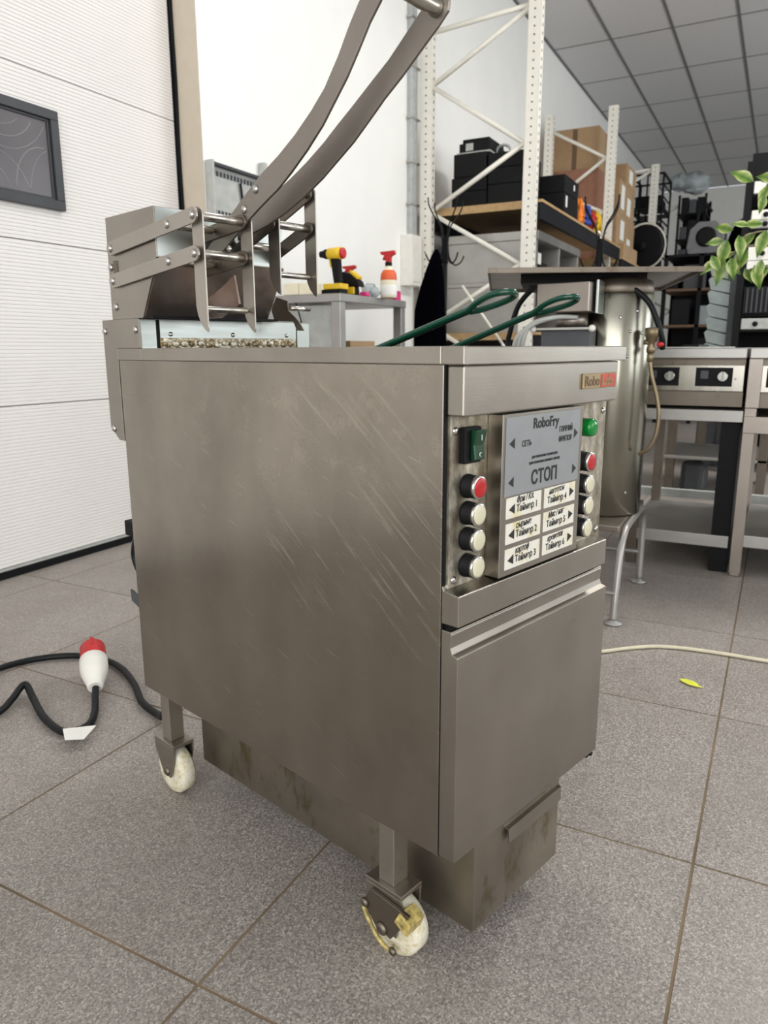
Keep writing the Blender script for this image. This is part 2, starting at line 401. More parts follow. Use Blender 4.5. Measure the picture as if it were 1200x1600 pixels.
# ceiling: slab, hanging grid and lay-in tiles 1.2 x 0.6
ce = struct('ceiling', MB().box(-3.5, 17.1, -5.2, 2.85, CZ+.03, CZ+.1), M['ceil_grid'])
GX, GY = 8.63, 1.883
gm = MB()
ys = [GY+.6-.6*k for k in range(0, 12)]
for y in ys: gm.box(-3.5, 17.04, y-.012, y+.012, CZ-.002, CZ+.03)
for k in range(-10, 7): gm.box(GX+1.2*k-.008, GX+1.2*k+.008, -5.0, 2.5, CZ+.0, CZ+.03)
gm.build('ceiling_grid', M['ceil_grid'], ce)
ctm = mesh_of(MB().box(-.592, .592, -.288, .288, .004, .018), 'ceiling_tile', M['ceil_tile'])
ctr = MB()
for i in range(-10, 7):
    for j in range(0, 12):
        cx, cy = GX+1.2*i+.6, GY+.3-.6*j
        if cx > 16.6: continue
        if i >= -4 and j < 6: place(None, ctm, ce, (cx, cy, CZ))
        else: ctr.box(cx-.592, cx+.592, cy-.288, cy+.288, CZ+.004, CZ+.018)
ctr.build('tile_field', M['ceil_tile'], ce, kind='stuff')

# sectional gate with fine ribs
GYD = 2.65
dr = thing('door_1', 'white sectional overhead gate with fine horizontal ribs', 'gate', (.86, GYD, 0)); dr['kind'] = 'structure'
for k in ('label', 'category'): del dr[k]
sec = MB(); NR = 44; H = .633; prof = []
for i in range(NR):
    z0 = .002+(H-.004)*i/NR; z1 = .002+(H-.004)*(i+.62)/NR; z2 = .002+(H-.004)*(i+.80)/NR
    prof += [(0, z0), (0, z1), (.0030, z2)]
prof += [(0, H-.002), (.04, H-.0005), (.04, .0005)]
sec.prism(prof, 'x', -1.2-.86, 2.915-.86)
sec_me = mesh_of(sec, 'panel', M['door_white'])
for k in range(5): place(None, sec_me, dr, (0, 0, .042+.633*k))
MB().box(-1.2, 2.915, GYD-.004, GYD+.04, .0305, .041).build('bottom_rail', M['grey_metal'], dr)
MB().box(-1.2, 2.915, GYD-.010, GYD+.035, .0005, .0305).build('bottom_seal', M['rubber'], dr)
sl = MB(); sl.tube([(2.915, GYD-.012, z) if i % 2 else (2.918, GYD-.014, z) for i, z in enumerate([.0, .4, .8, 1.2, 1.5, 1.8, 2.1, 2.4, 2.8, 3.2])], .009, 6, 4)
sl.build('side_seal', M['rubber'], dr)
MB().box(2.905, 2.925, GYD-.006, GYD+.03, 0, 3.2).build('side_gasket', M['rubber'], dr)
# window in the gate
wn = struct('window_1', MB().box(1.58, 2.225, GYD-.022, GYD-.001, 1.772, 1.808).box(1.58, 2.225, GYD-.022, GYD-.001, 1.437, 1.474)
            .box(1.58, 1.616, GYD-.022, GYD-.001, 1.474, 1.772).box(2.188, 2.225, GYD-.022, GYD-.001, 1.474, 1.772)
            .box(1.616, 1.626, GYD-.012, GYD-.001, 1.474, 1.772).box(2.176, 2.188, GYD-.012, GYD-.001, 1.474, 1.772)
            .box(1.626, 2.176, GYD-.012, GYD-.001, 1.762, 1.772).box(1.626, 2.176, GYD-.012, GYD-.001, 1.474, 1.484), M['dark_frame'], bev=.002)
MB().box(1.626, 2.176, GYD-.006, GYD-.0012, 1.484, 1.762).build('pane', M['acrylic'], wn)
sm_ = MB()
def arc(cx, cz, rx, rz, a0, a1, r=.0011):
    pts = []
    for i in range(15):
        a = math.radians(a0+(a1-a0)*i/14); x = cx+rx*math.cos(a); z = cz+rz*math.sin(a)
        if 1.63 < x < 2.172 and 1.488 < z < 1.758: pts.append((x, GYD-.0065, z))
    if len(pts) > 3: sm_.tube(pts, r, 4, 2)
arc(1.98, 1.80, .14, .13, 180, 360); arc(1.97, 1.80, .10, .09, 180, 360, .0008); arc(1.92, 1.42, .17, .20, 10, 170); arc(2.15, 1.50, .13, .16, 60, 180)
arc(1.90, 1.45, .10, .12, 20, 160, .0008); arc(2.20, 1.47, .12, .19, 100, 170, .0008); arc(1.99, 1.85, .20, .22, 190, 330, .0009); arc(1.85, 1.62, .10, .12, -60, 60, .0008)
sm_.build('scratches', M['scratch'], wn)

# ------------------------------------------------------------------ the fryer (own frame: x across the front, y to the rear, z up)
FR = thing('deep_fryer', 'stainless steel deep fryer on cream casters with timer buttons and basket lift', 'deep fryer', (.784464, .314428, 0), -.2661862, local=True)
S = M['steel']; SF = M['steel_front']
# carcass: rear, right, bottom, front slab, and the oil wells inside
cb = MB(); cb.box(.006, .396, .75, .778, .232, .868).box(.380, .396, .026, .75, .232, .868).box(.006, .38, .026, .75, .232, .25)
cb.box(.006, .394, .026, .05, .25, .868).box(.006, .38, .05, .75, .60, .62)
cb.build('cabinet_body', M['steel_dark'], FR)
MB().box(.0012, .0062, .0250, .0290, .2310, .8690).build('panel_gap_shade', M['black'], FR)  # black strip painted as the shade in the panel seam
MB().box(0, .0045, .0272, .780, .2300, .8692).build('side_panel', M['side_steel'], FR, bev=.0008)
for a, b in ((.03, .19), (.21, .37)):
    MB().box(a, b, .06, .08, .62, .866).box(a, b, .62, .64, .62, .866).box(a, a+.006, .08, .62, .62, .866).box(b-.006, b, .08, .62, .62, .866).build('oil_well', M['steel_tank'], FR)
    MB().box(a+.006, b-.006, .08, .62, .74, .80).build('oil_surface', M['oil'], FR, label='dark used frying oil in the well')
rim = MB()
rim.box(-.0015, .3985, -.003, .030, .8693, .8899).box(-.0015, .022, .030, .699, .8693, .8899).box(.376, .3985, .030, .699, .8693, .8899).box(.022, .376, .66, .699, .8693, .8899)
rim.box(.192, .208, .030, .66, .862, .886).box(-.0015, .022, .699, .7805, .8693, .8899)
rim.build('top_rim', SF, FR, bev=.0012)
MB().box(.004, .3815, .0002, .0255, .8108, .8688).build('front_header', SF, FR, bev=.0022)
MB().box(.008, .3945, .0225, .0262, .594, .8106).build('control_recess_plate', M['recess'], FR)
MB().box(.0835, .2815, .000, .0225, .6005, .8085).build('control_box', SF, FR, bev=.0008)
# ledge, door
MB().prism([(.0262, .606), (.0225, .600), (.0, .5965), (.0, .5575), (.0262, .5575)], 'x', .0005, .3775).build('ledge', SF, FR, bev=.001)
MB().prism([(.0255, .549), (.0105, .549), (.0105, .5465), (.0095, .5455), (.0112, .528), (.0085, .5205), (.0, .5175), (.0, .2325), (.0255, .2325)], 'x', .0005, .386).build('door', SF, FR, bev=.0007)
MB().box(.005, .38, .020, .026, .549, .5575).build('door_gap', M['black'], FR)
MB().box(.378, .390, .012, .03, .214, .232).cyl((.384, .006, .222), (.384, .024, .222), .004, 8).build('door_latch', M['black'], FR)
# badge
bd = MB().box(.2725, .3695, -.0028, .0002, .8315, .8525).build('badge', M['gold'], FR, bev=.0008, label='small gilt name badge with a red right half')
MB().box(.3225, .3680, -.0034, -.0028, .8330, .8510).build('red_field', M['badge_red'], bd)
text('lettering', 'Robo', .0195, M['card_dark'], bd, (.2765, -.0031, .8355), 1.0)
text('lettering', 'Labs', .0195, M['gold'], bd, (.3245, -.0037, .8355), 1.0)
# printed plate
sp = MB().box(.0895, .2725, -.0010, 0, .7050, .8045).build('sign_plate', M['sign_plate'], FR, bev=.0004, label='grey printed instruction plate')
Yt = -.0013
text('lettering', 'RoboFry', .0185, M['ink'], sp, (.1495, Yt, .7870), .98, wt=.026)
text('lettering', 'СЕТЬ', .0105, M['ink'], sp, (.1245, Yt, .7655), .82)
text('lettering', 'ГОРЯЧИЙ', .0105, M['ink'], sp, (.2510, Yt, .7770), .70, align='RIGHT')
text('lettering', 'ФРИТЮР', .0105, M['ink'], sp, (.2500, Yt, .7635), .74, align='RIGHT')
text('lettering', 'для изменения параметров', .0060, M['ink'], sp, (.1815, Yt, .7480), .80, align='CENTER', wt=-.004)
text('lettering', 'приготовления нажмите кнопку', .0062, M['ink'], sp, (.1815, Yt, .7405), .80, align='CENTER', wt=-.004)
text('lettering', 'СТОП', .0250, M['ink'], sp, (.1490, Yt, .7140), .92, wt=.028)
def tri(x, z, w, h, par, nm='arrow', y=-.0013):
    MB().prism([(x, z), (x+w, z+h/2), (x+w, z-h/2)], 'y', y, y+.0004).build(nm, M['ink'], par)
tri(.0965, .7715, .0120, .0135, sp); tri(.0965, .7225, .0120, .0135, sp)
tri(.2665, .7720, -.0105, .0135, sp); tri(.2665, .7220, -.0105, .0135, sp)
labs = [(.0945, .7030, 'Таймер 1', 'Фри / Кл.', 1), (.0950, .6695, 'Таймер 2', 'сырные', 1), (.0950, .6360, 'Таймер 3', 'картоф', 1),
        (.1850, .7030, 'Таймер 4', 'наггетсы', -1), (.1850, .6700, 'Таймер 5', 'Мяс / наг', -1), (.1855, .6370, 'Таймер 6', 'креветки', -1)]
for x, z, s_, hand, side in labs:
    lb = MB().box(x, x+.0825, -.0010, 0, z-.0272, z).build('timer_label', M['label'], FR, bev=.0003)
    if side > 0:
        tri(x+.0055, z-.0155, .0135, .0135, lb); text('lettering', s_, .0128, M['ink'], lb, (x+.0225, Yt, z-.0205), .88)
        text('handwriting', hand, .0120, M['ink'], lb, (x+.022, Yt, z-.0090), .8, .35, tilt=.04)
    else:
        tri(x+.0785, z-.0135, -.0120, .0130, lb); text('lettering', s_, .0128, M['ink'], lb, (x+.0075, Yt, z-.0215), .88)
        text('handwriting', hand, .0115, M['ink'], lb, (x+.011, Yt, z-.0095), .8, .35, tilt=.05)
# push buttons and rocker switch
def button(x, z, cap, nm, lab):
    b_ = MB().lathe((x, .0225, z), (0, -1, 0), [(0, .0150), (.004, .0150), (.004, .0142), (.0165, .0142)]).build(nm, M['black'], FR, label=lab)
    MB().lathe((x, .0060, z), (0, -1, 0), [(0, .0148), (.003, .0148), (.0042, .0136), (.0044, .0118)]).build('bezel', M['chrome'], b_)
    MB().lathe((x, .0020, z), (0, -1, 0), [(0, .0122), (.0006, .0122), (.0014, .0100), (.0017, .004)]).build('cap', cap, b_)
for xb in (.0420, .3190):
    for k, z in enumerate((.7240, .6905, .6580, .6240)):
        button(xb, z, M['red_cap'] if k == 0 else M['ivory'], 'push_button', ('red' if k == 0 else 'ivory')+' push button in a chrome bezel')
g_ = MB().lathe((.3160, .0225, .7745), (0, -1, 0), [(0, .0135), (.019, .0132), (.0225, .0118), (.0240, .008), (.0245, .003)]).build('indicator_lamp', M['green_cap'], FR, label='domed green indicator lamp')
rk = MB().box(.0245, .0560, .0120, .0225, .7530, .7965).build('rocker_switch', M['black'], FR, bev=.0015, label='black rocker switch with a green key')
MB().prism([(.0120, .7565), (.0040, .7575), (.0065, .7750), (.0015, .7935), (.0120, .7935)], 'x', .0340, .0535).build('key', M['green_dark'], rk, bev=.0012)
text('lettering', 'I', .0095, M['ink_white'], rk, (.0432, .0030, .7810), .8)
MB().lathe((.0437, .0045, .7640), (0, -1, 0), [(0, .0025), (.001, .0025)], 14).build('zero_mark', M['ink_white'], rk)
MB().lathe((.0437, .0040, .7640), (0, -1, 0), [(0, .0019), (.001, .0019)], 14).build('zero_mark', M['green_dark'], rk)
scr = mesh_of(MB().lathe((0, 0, 0), (0, -1, 0), [(0, .0052), (.0010, .0052), (.0026, .0036), (.0031, .001)], 12), 'screw', M['chrome'])
for x, z in ((.0175, .7925), (.0180, .6095), (.3850, .7945), (.3840, .6085)): place(None, scr, FR, (x, .0225, z))
# legs, casters
for x0, lab in ((.020, None), (.346, None)):
    for y0 in (.1235, .730):
        MB().box(x0, x0+.031, y0, y0+.030, .116, .232).build('leg', M['steel_link'], FR, bev=.0012)
for (x0, yl, yc, front) in ((.0205, .1385, .1280, True), (.0205, .745, .7400, False), (.3460, .1385, .1280, True), (.3460, .745, .7400, False)):
    xc = x0+.0150
    cs = MB()
    cs.box(xc-.0235, xc+.0235, yl-.036, yl+.036, .108, .116)
    for sx in (-1, 1):
        a, b = (xc+sx*.0235, xc+sx*.0200); a, b = min(a, b), max(a, b)
        cs.prism([(yl-.036, .109), (yl+.036, .109), (yl+.034, .090), (yc+.013, .040), (yc-.013, .040), (yl-.034, .088)] if not front else
                 [(yl-.036, .109), (yl+.036, .109), (yl+.034, .080), (yc+.016, .040), (yc-.016, .040), (yl-.034, .080)], 'x', a, b)
    cst = cs.build('caster', M['steel'], FR, bev=.0012)
    MB().lathe((xc-.0165, yc, .0500), (1, 0, 0), [(0, .034), (.002, .046), (.006, .0498), (.016, .0500), (.027, .0498), (.031, .046), (.033, .034)], 32).build('wheel', M['cream_wheel'], cst)
    MB().lathe((xc-.0275, yc, .0500), (1, 0, 0), [(0, .0045), (.002, .0085), (.053, .0085), (.055, .0045)], 12).build('axle', M['steel_dark'], cst)
    if front:
        bk = MB().prism([(yc-.046, .098), (yc+.030, .104), (yc+.045, .075), (yc+.020, .046), (yc-.010, .040), (yc-.024, .060)], 'x', xc-.0300, xc-.0240)
        bk.build('brake_plate', M['steel_dark'], cst, bev=.001)
        MB().prism([(yc-.052, .088), (yc-.030, .098), (yc-.020, .078), (yc-.044, .066)], 'x', xc-.0330, xc-.0010).build('brake_pedal', M['yellow_dirty'], cst, bev=.0015)
        MB().tube([(xc-.0320, yc+.044, .078), (xc-.0330, yc+.036, .060), (xc-.0330, yc+.020, .040), (xc-.0320, yc+.002, .026), (xc-.0300, yc-.016, .022)], .0034, 6, 4).build('brake_spring', M['yellow_dirty'], cst)
        MB().lathe((xc-.0300, yc+.006, .050), (-1, 0, 0), [(0, .011), (.003, .010), (.006, .006)], 10).lathe((xc-.0300, yc+.040, .076), (-1, 0, 0), [(0, .008), (.004, .007), (.006, .004)], 8).lathe((xc-.0295, yc-.016, .024), (-1, 0, 0), [(0, .007), (.004, .006), (.006, .003)], 8).build('brake_bolts', M['steel_dark'], cst)
# drip tank under the cabinet
tk = MB().box(.088, .3225, .0300, .0340, .052, .222).box(.088, .091, .034, .722, .052, .229).box(.3195, .3225, .034, .722, .052, .229).box(.091, .3195, .718, .722, .052, .229).box(.091, .3195, .034, .718, .052, .056)
tank = tk.build('drip_tank', M['steel_tank'], FR)
MB().prism([(.0300, .1855), (.0235, .1845), (.0225, .1610), (.0240, .1610), (.0250, .1815), (.0300, .1825)], 'x', .166, .318).build('pull_lip', S, tank)
# rear base and tower
MB().prism([(.6995, .9405), (.830, .9405), (.830, .745), (.800, .722), (.7815, .722), (.7815, .8900), (.6995, .8900)], 'x', -.0012, .3850).build('rear_base', S, FR, bev=.0008)
MB().box(.0005, .0290, .6950, .6995, .8900, .9385).box(.352, .3845, .6950, .6995, .8900, .9385).box(.0360, .3480, .6940, .6995, .9080, .9395).build('splash_panel', M['steel_clean'], FR)
MB().box(.0290, .0360, .6965, .6995, .8900, .9385).build('slit', M['black'], FR)
gs = MB(); gs.box(.0365, .3475, .6945, .6995, .8905, .9075)
rnd = random.Random(3)
for i in range(17):
    x = .048+i*.0178
    gs.ball((x, .6925, .8975+rnd.uniform(-.001, .002)), .0072, (1.15, .7, .8), 10); gs.ball((x+.007, .6925, .9035), .0038, (1.4, .6, .6), 6)
gs.build('grease_strip', M['grease'], FR, kind=None, label='strip crusted with golden grease')
rv = mesh_of(MB().lathe((0, 0, 0), (0, -1, 0), [(0, .0042), (.0012, .0042), (.003, .0025), (.0034, .0006)], 10), 'bolt', M['chrome'])
rvx = mesh_of(MB().lathe((0, 0, 0), (-1, 0, 0), [(0, .0066), (.0012, .0066), (.0036, .0042), (.0044, .0008)], 12), 'bolt', M['chrome'])
for x in (.057, .191, .323): place(None, rv, FR, (x, .6940, .9145))
for y, z in ((.822, .9205), (.711, .9215), (.8165, .7425)): place(None, rvx, FR, (-.0012, y, z))
MB().prism([(.628, 1.1145), (.789, 1.1135), (.791, .9405), (.684, .9405), (.627, 1.036)], 'x', -.0008, .2650).build('rear_tower', S, FR, bev=.0008)
MB().box(.0016, .2640, .6262, .6280, 1.0375, 1.1135).build('tower_front_panel', M['steel_clean'], FR)
MB().prism([(.6262, 1.0350), (.6832, .9405), (.6812, .9405), (.6242, 1.0350)], 'x', .0016, .2640).build('tower_chute', M['brown_reflection'], FR)
MB().box(.0016, .27, .655, .684, .9400, .9440).build('chute_shadow_strip', M['black'], FR)  # black bar painted as the shade line below the chute
for y, z in ((.7890, 1.030), (.781, .962)): place(None, rvx, FR, (-.0010, y-.008, z))
MB().box(-.0022, -.0008, .7560, .7700, 1.000, 1.040).build('guide_slot', M['steel_dark'], FR)
# lift links
def bar(p, q, x, wd=.019, th=.0035, n=8):
    """flat bar with round ends in a y-z plane"""
    (y0, z0), (y1, z1) = p, q; a = math.atan2(z1-z0, y1-y0); pts = []
    for i in range(n+1): t_ = a+PI/2+PI*i/n; pts.append((y0+math.cos(t_)*wd/2, z0+math.sin(t_)*wd/2))
    for i in range(n+1): t_ = a-PI/2+PI*i/n; pts.append((y1+math.cos(t_)*wd/2, z1+math.sin(t_)*wd/2))
    return MB().prism(pts, 'x', x, x+th)
SA = M['steel_arm']
PV = ((.768, 1.0600), (.768, 1.0055))
E1 = ((.5080, 1.0855), (.5080, 1.0305)); E2 = ((.523, 1.149), (.523, 1.0925))
for k in range(2):
    b_ = bar(PV[k], E1[k], -.0075, .0235).build('link_bar', M['steel_link'], FR, bev=.0006)
    for (y, z) in (E1[k], ((.579+.003*k), (1.0795, 1.0245)[k])): 
        o = place(None, rvx, b_, (-.0075, y, z))
    o = place(None, rvx, b_, (-.0075, PV[k][0]-.002, PV[k][1])); 
    bar(PV[k], E1[k], .0815, .0235).build('link_bar', M['steel_dark'], FR, bev=.0006)
    bar((.70, PV[k][1]+.02), E2[k], .1520, .0235).build('link_bar', M['steel_dark'], FR, bev=.0006)
    bar((.70, PV[k][1]+.02), E2[k], .2350, .0235).build('link_bar', M['steel_dark'], FR, bev=.0006)
# hook plates with their rods
def hook(x, top, nm='hook_plate'):
    y, z = top; pts = []
    for i in range(9): a = PI*i/8; pts.append((y+.0145*math.cos(a)-.0, z+.0005+.0125*math.sin(a)))
    pts += [(y-.0145, z-.165), (y-.0135, z-.1715), (y-.006, z-.168), (y+.004, z-.158), (y+.011, z-.145), (y+.0145, z-.132)]
    return MB().prism(pts, 'x', x, x+.0026).build(nm, M['steel_link'], FR, bev=.0004)
hook(.0010, E1[0]); hook(.0915, E1[0]); hook(.1600, E2[0]); hook(.2420, E2[0])
def rod(x0, x1, y, z, r): MB().lathe((x0, y, z), (1, 0, 0), [(0, r*.7), (.002, r), (x1-x0-.006, r), (x1-x0-.004, r*.55), (x1-x0, r*.55)], 14).build('cross_rod', M['rod'], FR)
for z, r in ((E1[0][1], .0068), (E1[1][1], .0068), (.9490, .0050)): rod(.0036, .0915, .5080, z, r)
for z, r in ((E2[0][1], .0066), (E2[1][1], .0066), (1.0120, .0050)): rod(.1626, .2420, .523, z, r)
for k in range(2):
    rod(-.004, .0815, .579+.003*k, (1.0795, 1.0245)[k], .0066); rod(.1555, .2350, .600, (1.108, 1.066)[k], .0072)
for x, y, z in ((.0941, E1[0][0], E1[0][1]), (.0941, E1[1][0], E1[1][1]), (.0941, .5080, .949), (.2446, E2[0][0], E2[0][1]), (.2446, E2[1][0], E2[1][1]), (.2446, .523, 1.012)):
    MB().lathe((x, y, z), (1, 0, 0), [(0, .0066), (.0018, .0066), (.0046, .0040), (.0052, .0008)], 12).build('bolt', M['chrome'], FR)
# bent lever arms
A1 = [(.196, 1.372), (.218, 1.347), (.241, 1.324), (.260, 1.301), (.282, 1.270), (.310, 1.237), (.339, 1.2135), (.374, 1.190), (.412, 1.1690), (.460, 1.147), (.500, 1.1235), (.540, 1.099), (.580, 1.073), (.612, 1.052),
      (.604, 1.026), (.575, 1.040), (.535, 1.063), (.500, 1.083), (.468, 1.099), (.440, 1.112), (.418, 1.1215), (.386, 1.1405), (.350, 1.1645), (.316, 1.191), (.288, 1.219), (.266, 1.241), (.244, 1.268), (.224, 1.294), (.204, 1.314), (.178, 1.340), (.170, 1.352)]
A2 = [(.150, 1.3180), (.158, 1.3165), (.169, 1.310), (.199, 1.287), (.230, 1.2635), (.264, 1.243), (.299, 1.2215), (.332, 1.202), (.361, 1.184), (.400, 1.1635), (.440, 1.1455), (.491, 1.126), (.545, 1.111), (.585, 1.096),
      (.580, 1.068), (.547, 1.0745), (.499, 1.084), (.453, 1.0980), (.409, 1.1150), (.367, 1.1350), (.333, 1.1545), (.300, 1.1735), (.269, 1.1955), (.239, 1.2175), (.206, 1.2385), (.176, 1.260), (.146, 1.281), (.130, 1.2945), (.128, 1.305), (.136, 1.3155)]
l1 = MB().prism(A1, 'x', .0850, .0895).build('lever_arm', SA, FR, bev=.0008)
l2 = MB().prism(A2, 'x', .1280, .1325).build('lever_arm', SA, FR, bev=.0008)
for y, z in ((.4700, 1.1290), (.5010, 1.1035)): place(None, rvx, l1, (.0850, y, z))
place(None, rvx, l1, (.0850, .5450, 1.0480))
MB().lathe((.1285, .1480, 1.3020), (-1, 0, 0), [(0, .0105), (.003, .0112), (.012, .0085), (.030, .0100), (.060, .0085), (.085, .0100), (.105, .0095), (.110, .004)], 18).build('lever_grip', M['polished'], l2)
MB().lathe((.1325, .1480, 1.3020), (1, 0, 0), [(0, .0085), (.004, .0085), (.007, .005)], 14).build('grip_nut', M['polished'], l2)
MB().lathe((.0850, .1880, 1.3560), (-1, 0, 0), [(0, .0105), (.012, .0085), (.060, .0090), (.075, .004)], 18).build('lever_grip', M['polished'], l1)
# mounting gusset behind the first hook, in the chute's brown tones
MB().prism([(.651, .941), (.651, .972), (.600, .990), (.560, 1.010), (.548, .962), (.600, .941)], 'x', .1020, .1055).build('gusset', M['brown_reflection'], FR, bev=.0006)
MB().prism([(.66, 1.09), (.58, 1.085), (.56, 1.06), (.60, 1.03), (.66, 1.02)], 'x', .1080, .1110).build('gusset', M['steel_dark'], FR, bev=.0006)
# third, lowered hook at the right
MB().prism([(.711, .9650), (.694, .9890), (.660, .9800), (.658, .9610), (.640, .950), (.629, .941), (.620, .931), (.613, .922), (.633, .9230), (.644, .940), (.702, .943)], 'x', .2990, .3016).build('hook_plate', M['steel_dark'], FR, bev=.0004, label='lowered dark hook plate')
MB().cyl((.3016, .655, .966), (.352, .655, .966), .0048, 12).build('cross_rod', M['rod'], FR)
# things on the machine's back
MB().box(.0, .05, .7785, .812, .536, .566).build('rear_socket', M['black'], FR, bev=.003)
MB().tube([(.02, .790, .545), (.02, .808, .520), (.02, .818, .490), (.02, .806, .465), (.02, .786, .448), (.02, .780, .430)], .0075, 8).build('rear_cable', M['cord_black'], FR)
MB().prism([(.7785, .395), (.806, .403), (.808, .426), (.7785, .418)], 'x', .0, .004).build('rear_bracket', M['grey_dark'], FR)

# fry baskets: green handles leaning out of the wells
def basket(xc, y0, tip, lab, dx=0.0):
    B = thing('fry_basket', lab, 'fry basket', (0, 0, 0), 0, 'fry baskets in the wells', local=True)
    B.matrix_world = FR_M
    x0, x1, ya, yb, za, zb = xc-.055, xc+.055, .30, .56, .806, .868
    wb = MB()
    for z in (za, zb): wb.tube([(x0, ya, z), (x1, ya, z), (x1, yb, z), (x0, yb, z), (x0, ya, z)], .0018, 6, 1)
    for i in range(9): x = x0+(x1-x0)*i/8; wb.tube([(x, ya, zb), (x, ya, za), (x, yb, za), (x, yb, zb)], .0010, 5, 1)
    for i in range(19): y = ya+(yb-ya)*i/18; wb.tube([(x0, y, zb), (x0, y, za), (x1, y, za), (x1, y, zb)], .0010, 5, 1)
    for z in (.8215, .837, .8525): wb.tube([(x0, ya, z), (x1, ya, z), (x1, yb, z), (x0, yb, z), (x0, ya, z)], .0009, 5, 1)
    wb.build('wire_cage', M['chrome'], B)
    h = MB(); (ty, tz) = tip; yb0, zb0 = .300, .868
    jy, jz = ty+.062, tz-.019
    k = (tz-zb0)/(ty-yb0)
    P = lambda y, dxx=0, dz=0: (xc+dxx, y, zb0+(jz-zb0)*(y-yb0)/(jy-yb0)+dz)
    h.tube([P(.300, -.004), P(.20, -.004), P(jy+.02, -.004), P(jy, -.0045), P(jy-.02, -.010, .003), (xc-.013, ty+.020, tz-.003), (xc-.009, ty+.003, tz-.0005), (xc+.001, ty-.003, tz-.001),
            (xc+.010, ty+.004, tz-.005), (xc+.012, ty+.022, tz-.011), P(jy-.012, .008, -.003), P(jy, .0045, -.001)], .0042, 10, 6)
    h.tube([P(.300, .004), P(.2, .004), P(jy+.01, .004), P(jy-.004, .0045)], .0040, 10, 4)
    h.ball(P(jy, .004, 0), .0058, (1, 1.3, 1))
    h.build('handle', M['green_coat'], B, label='green dipped wire handle')
    return B
FR_M = Matrix.Translation((.784464, .314428, 0)) @ Matrix.Rotation(-.2661862, 4, 'Z')
basket(.110, .3, (.012, .9540), 'fry basket with green handle over the left well, nearer the steel side panel')
basket(.290, .3, (.027, .9575), 'fry basket with green handle over the right well, farther from the side panel')

# ------------------------------------------------------------------ cable, plug, wire, fallen leaf
pc = thing('power_cable', 'thick black power cable looping on the floor left of the fryer', 'power cable', (1.2, 1.6, 0))
MB().tube([(1.135, 1.125, .44), (1.150, 1.140, .26), (1.175, 1.19, .10), (1.195, 1.235, .03), (1.213, 1.270, .012), (1.244, 1.356, .012), (1.308, 1.449, .012), (1.366, 1.558, .012), (1.386, 1.644, .012), (1.374, 1.736, .012), (1.336, 1.799, .012), (1.276, 1.846, .012),
           (1.208, 1.868, .012), (1.10, 1.87, .012), (.99, 1.80, .012), (.965, 1.70, .012), (1.00, 1.64, .012), (1.048, 1.632, .014), (1.095, 1.653, .020), (1.150, 1.678, .030), (1.122, 1.610, .018), (1.076, 1.513, .012), (1.049, 1.420, .012), (1.062, 1.388, .012),
           (1.100, 1.383, .012), (1.150, 1.420, .013), (1.195, 1.468, .022), (1.225, 1.500, .030)], .0090, 10, 8).build('cord', M['cord_black'], pc)
pa, pb = Vector((1.222, 1.497, .030)), Vector((1.327, 1.622, .078))
ax = (pb-pa).normalized(); L = (pb-pa).length
pg = MB().lathe(pa, ax, [(0, .017), (.004, .020), (.020, .022), (.030, .026), (.060, .034), (.085, .0365), (L*.66, .0365), (L*.66+.003, .034)], 24).build('plug_body', M['plastic_white'], pc, label='white plug body')
MB().lathe(pa+ax*(L*.66), ax, [(0, .0325), (.006, .0335), (L*.34-.004, .0335), (L*.34, .030)], 24).build('plug_collar', M['red'], pg, label='red collar of the plug')
kb = pa+ax*(L*.97)+Vector((0, 0, .030)); MB().cyl(kb-ax*.03, kb, .006, 8).build('plug_key', M['red'], pg)
MB().prism([(1.040, 1.398), (1.088, 1.342), (1.030, 1.316), (1.008, 1.352)], 'z', .026, .0268).build('cable_tag', M['paper'], pc)
MB().tube([(2.0, .55, .006), (2.06, .47, .006), (2.12, .391, .006), (2.18, .328, .006), (2.23, .262, .006), (2.255, .192, .006), (2.264, .122, .006), (2.268, .053, .006), (2.269, -.048, .006), (2.28, -.30, .006), (2.3, -.6, .006)], .0055, 8, 6).build(
    'wire', M['cord_white'], tagd=('thin cream wire lying in a curve across the floor tiles right of the fryer', 'wire'))
lf = MB(); pts = [(2.034, .163), (2.040, .148), (2.036, .130), (2.024, .118), (2.012, .112), (2.006, .100), (2.003, .118), (2.006, .136), (2.016, .152), (2.026, .161)]
lf.prism(pts, 'z', .0035, .0043).build('fallen_leaf', M['leaf_yellow'], tagd=('yellow-green leaf fallen on the floor tiles beside the cream wire', 'leaf'))

# ------------------------------------------------------------------ steel work table by the wall and what lies on it
WT = thing('work_table', 'stainless steel work table against the white wall under the pegboard', 'table', (3.5, 2.15, 0))
T0, T1, V0, V1 = 3.163, 3.88, 1.905, 2.485
MB().box(T0, T1, V0, V1, 1.112, 1.150).build('tabletop', M['steel_table'], WT, bev=.003)
for x, y in ((T0+.004, V0+.004), (T1-.054, V0+.004), (T0+.004, V1-.054), (T1-.054, V1-.054)):
    MB().box(x, x+.05, y, y+.05, 0, 1.112).build('leg', M['steel_table'], WT, bev=.002)
MB().box(T0+.03, T1-.03, V0+.05, V1-.03, .46, .48).build('lower_shelf', M['steel_table'], WT, bev=.002)
MB().box(T0+.06, T0+.065, V0+.054, V1-.054, .48, 1.10).build('end_panel', M['grey_metal'], WT)
MB().tube([(3.16, 2.16, 1.112), (3.155, 2.13, 1.03), (3.155, 2.12, .98), (3.155, 2.09, .92), (3.16, 2.08, .86)], .004, 6, 4).build('hanging_cord', M['cord_black'], WT)
MB().box(3.45, 3.72, 2.02, 2.30, .481, .93).build('storage_box', M['cardboard'], bev=.003, tagd=('brown carton standing on the lower shelf of the steel work table', 'box'))
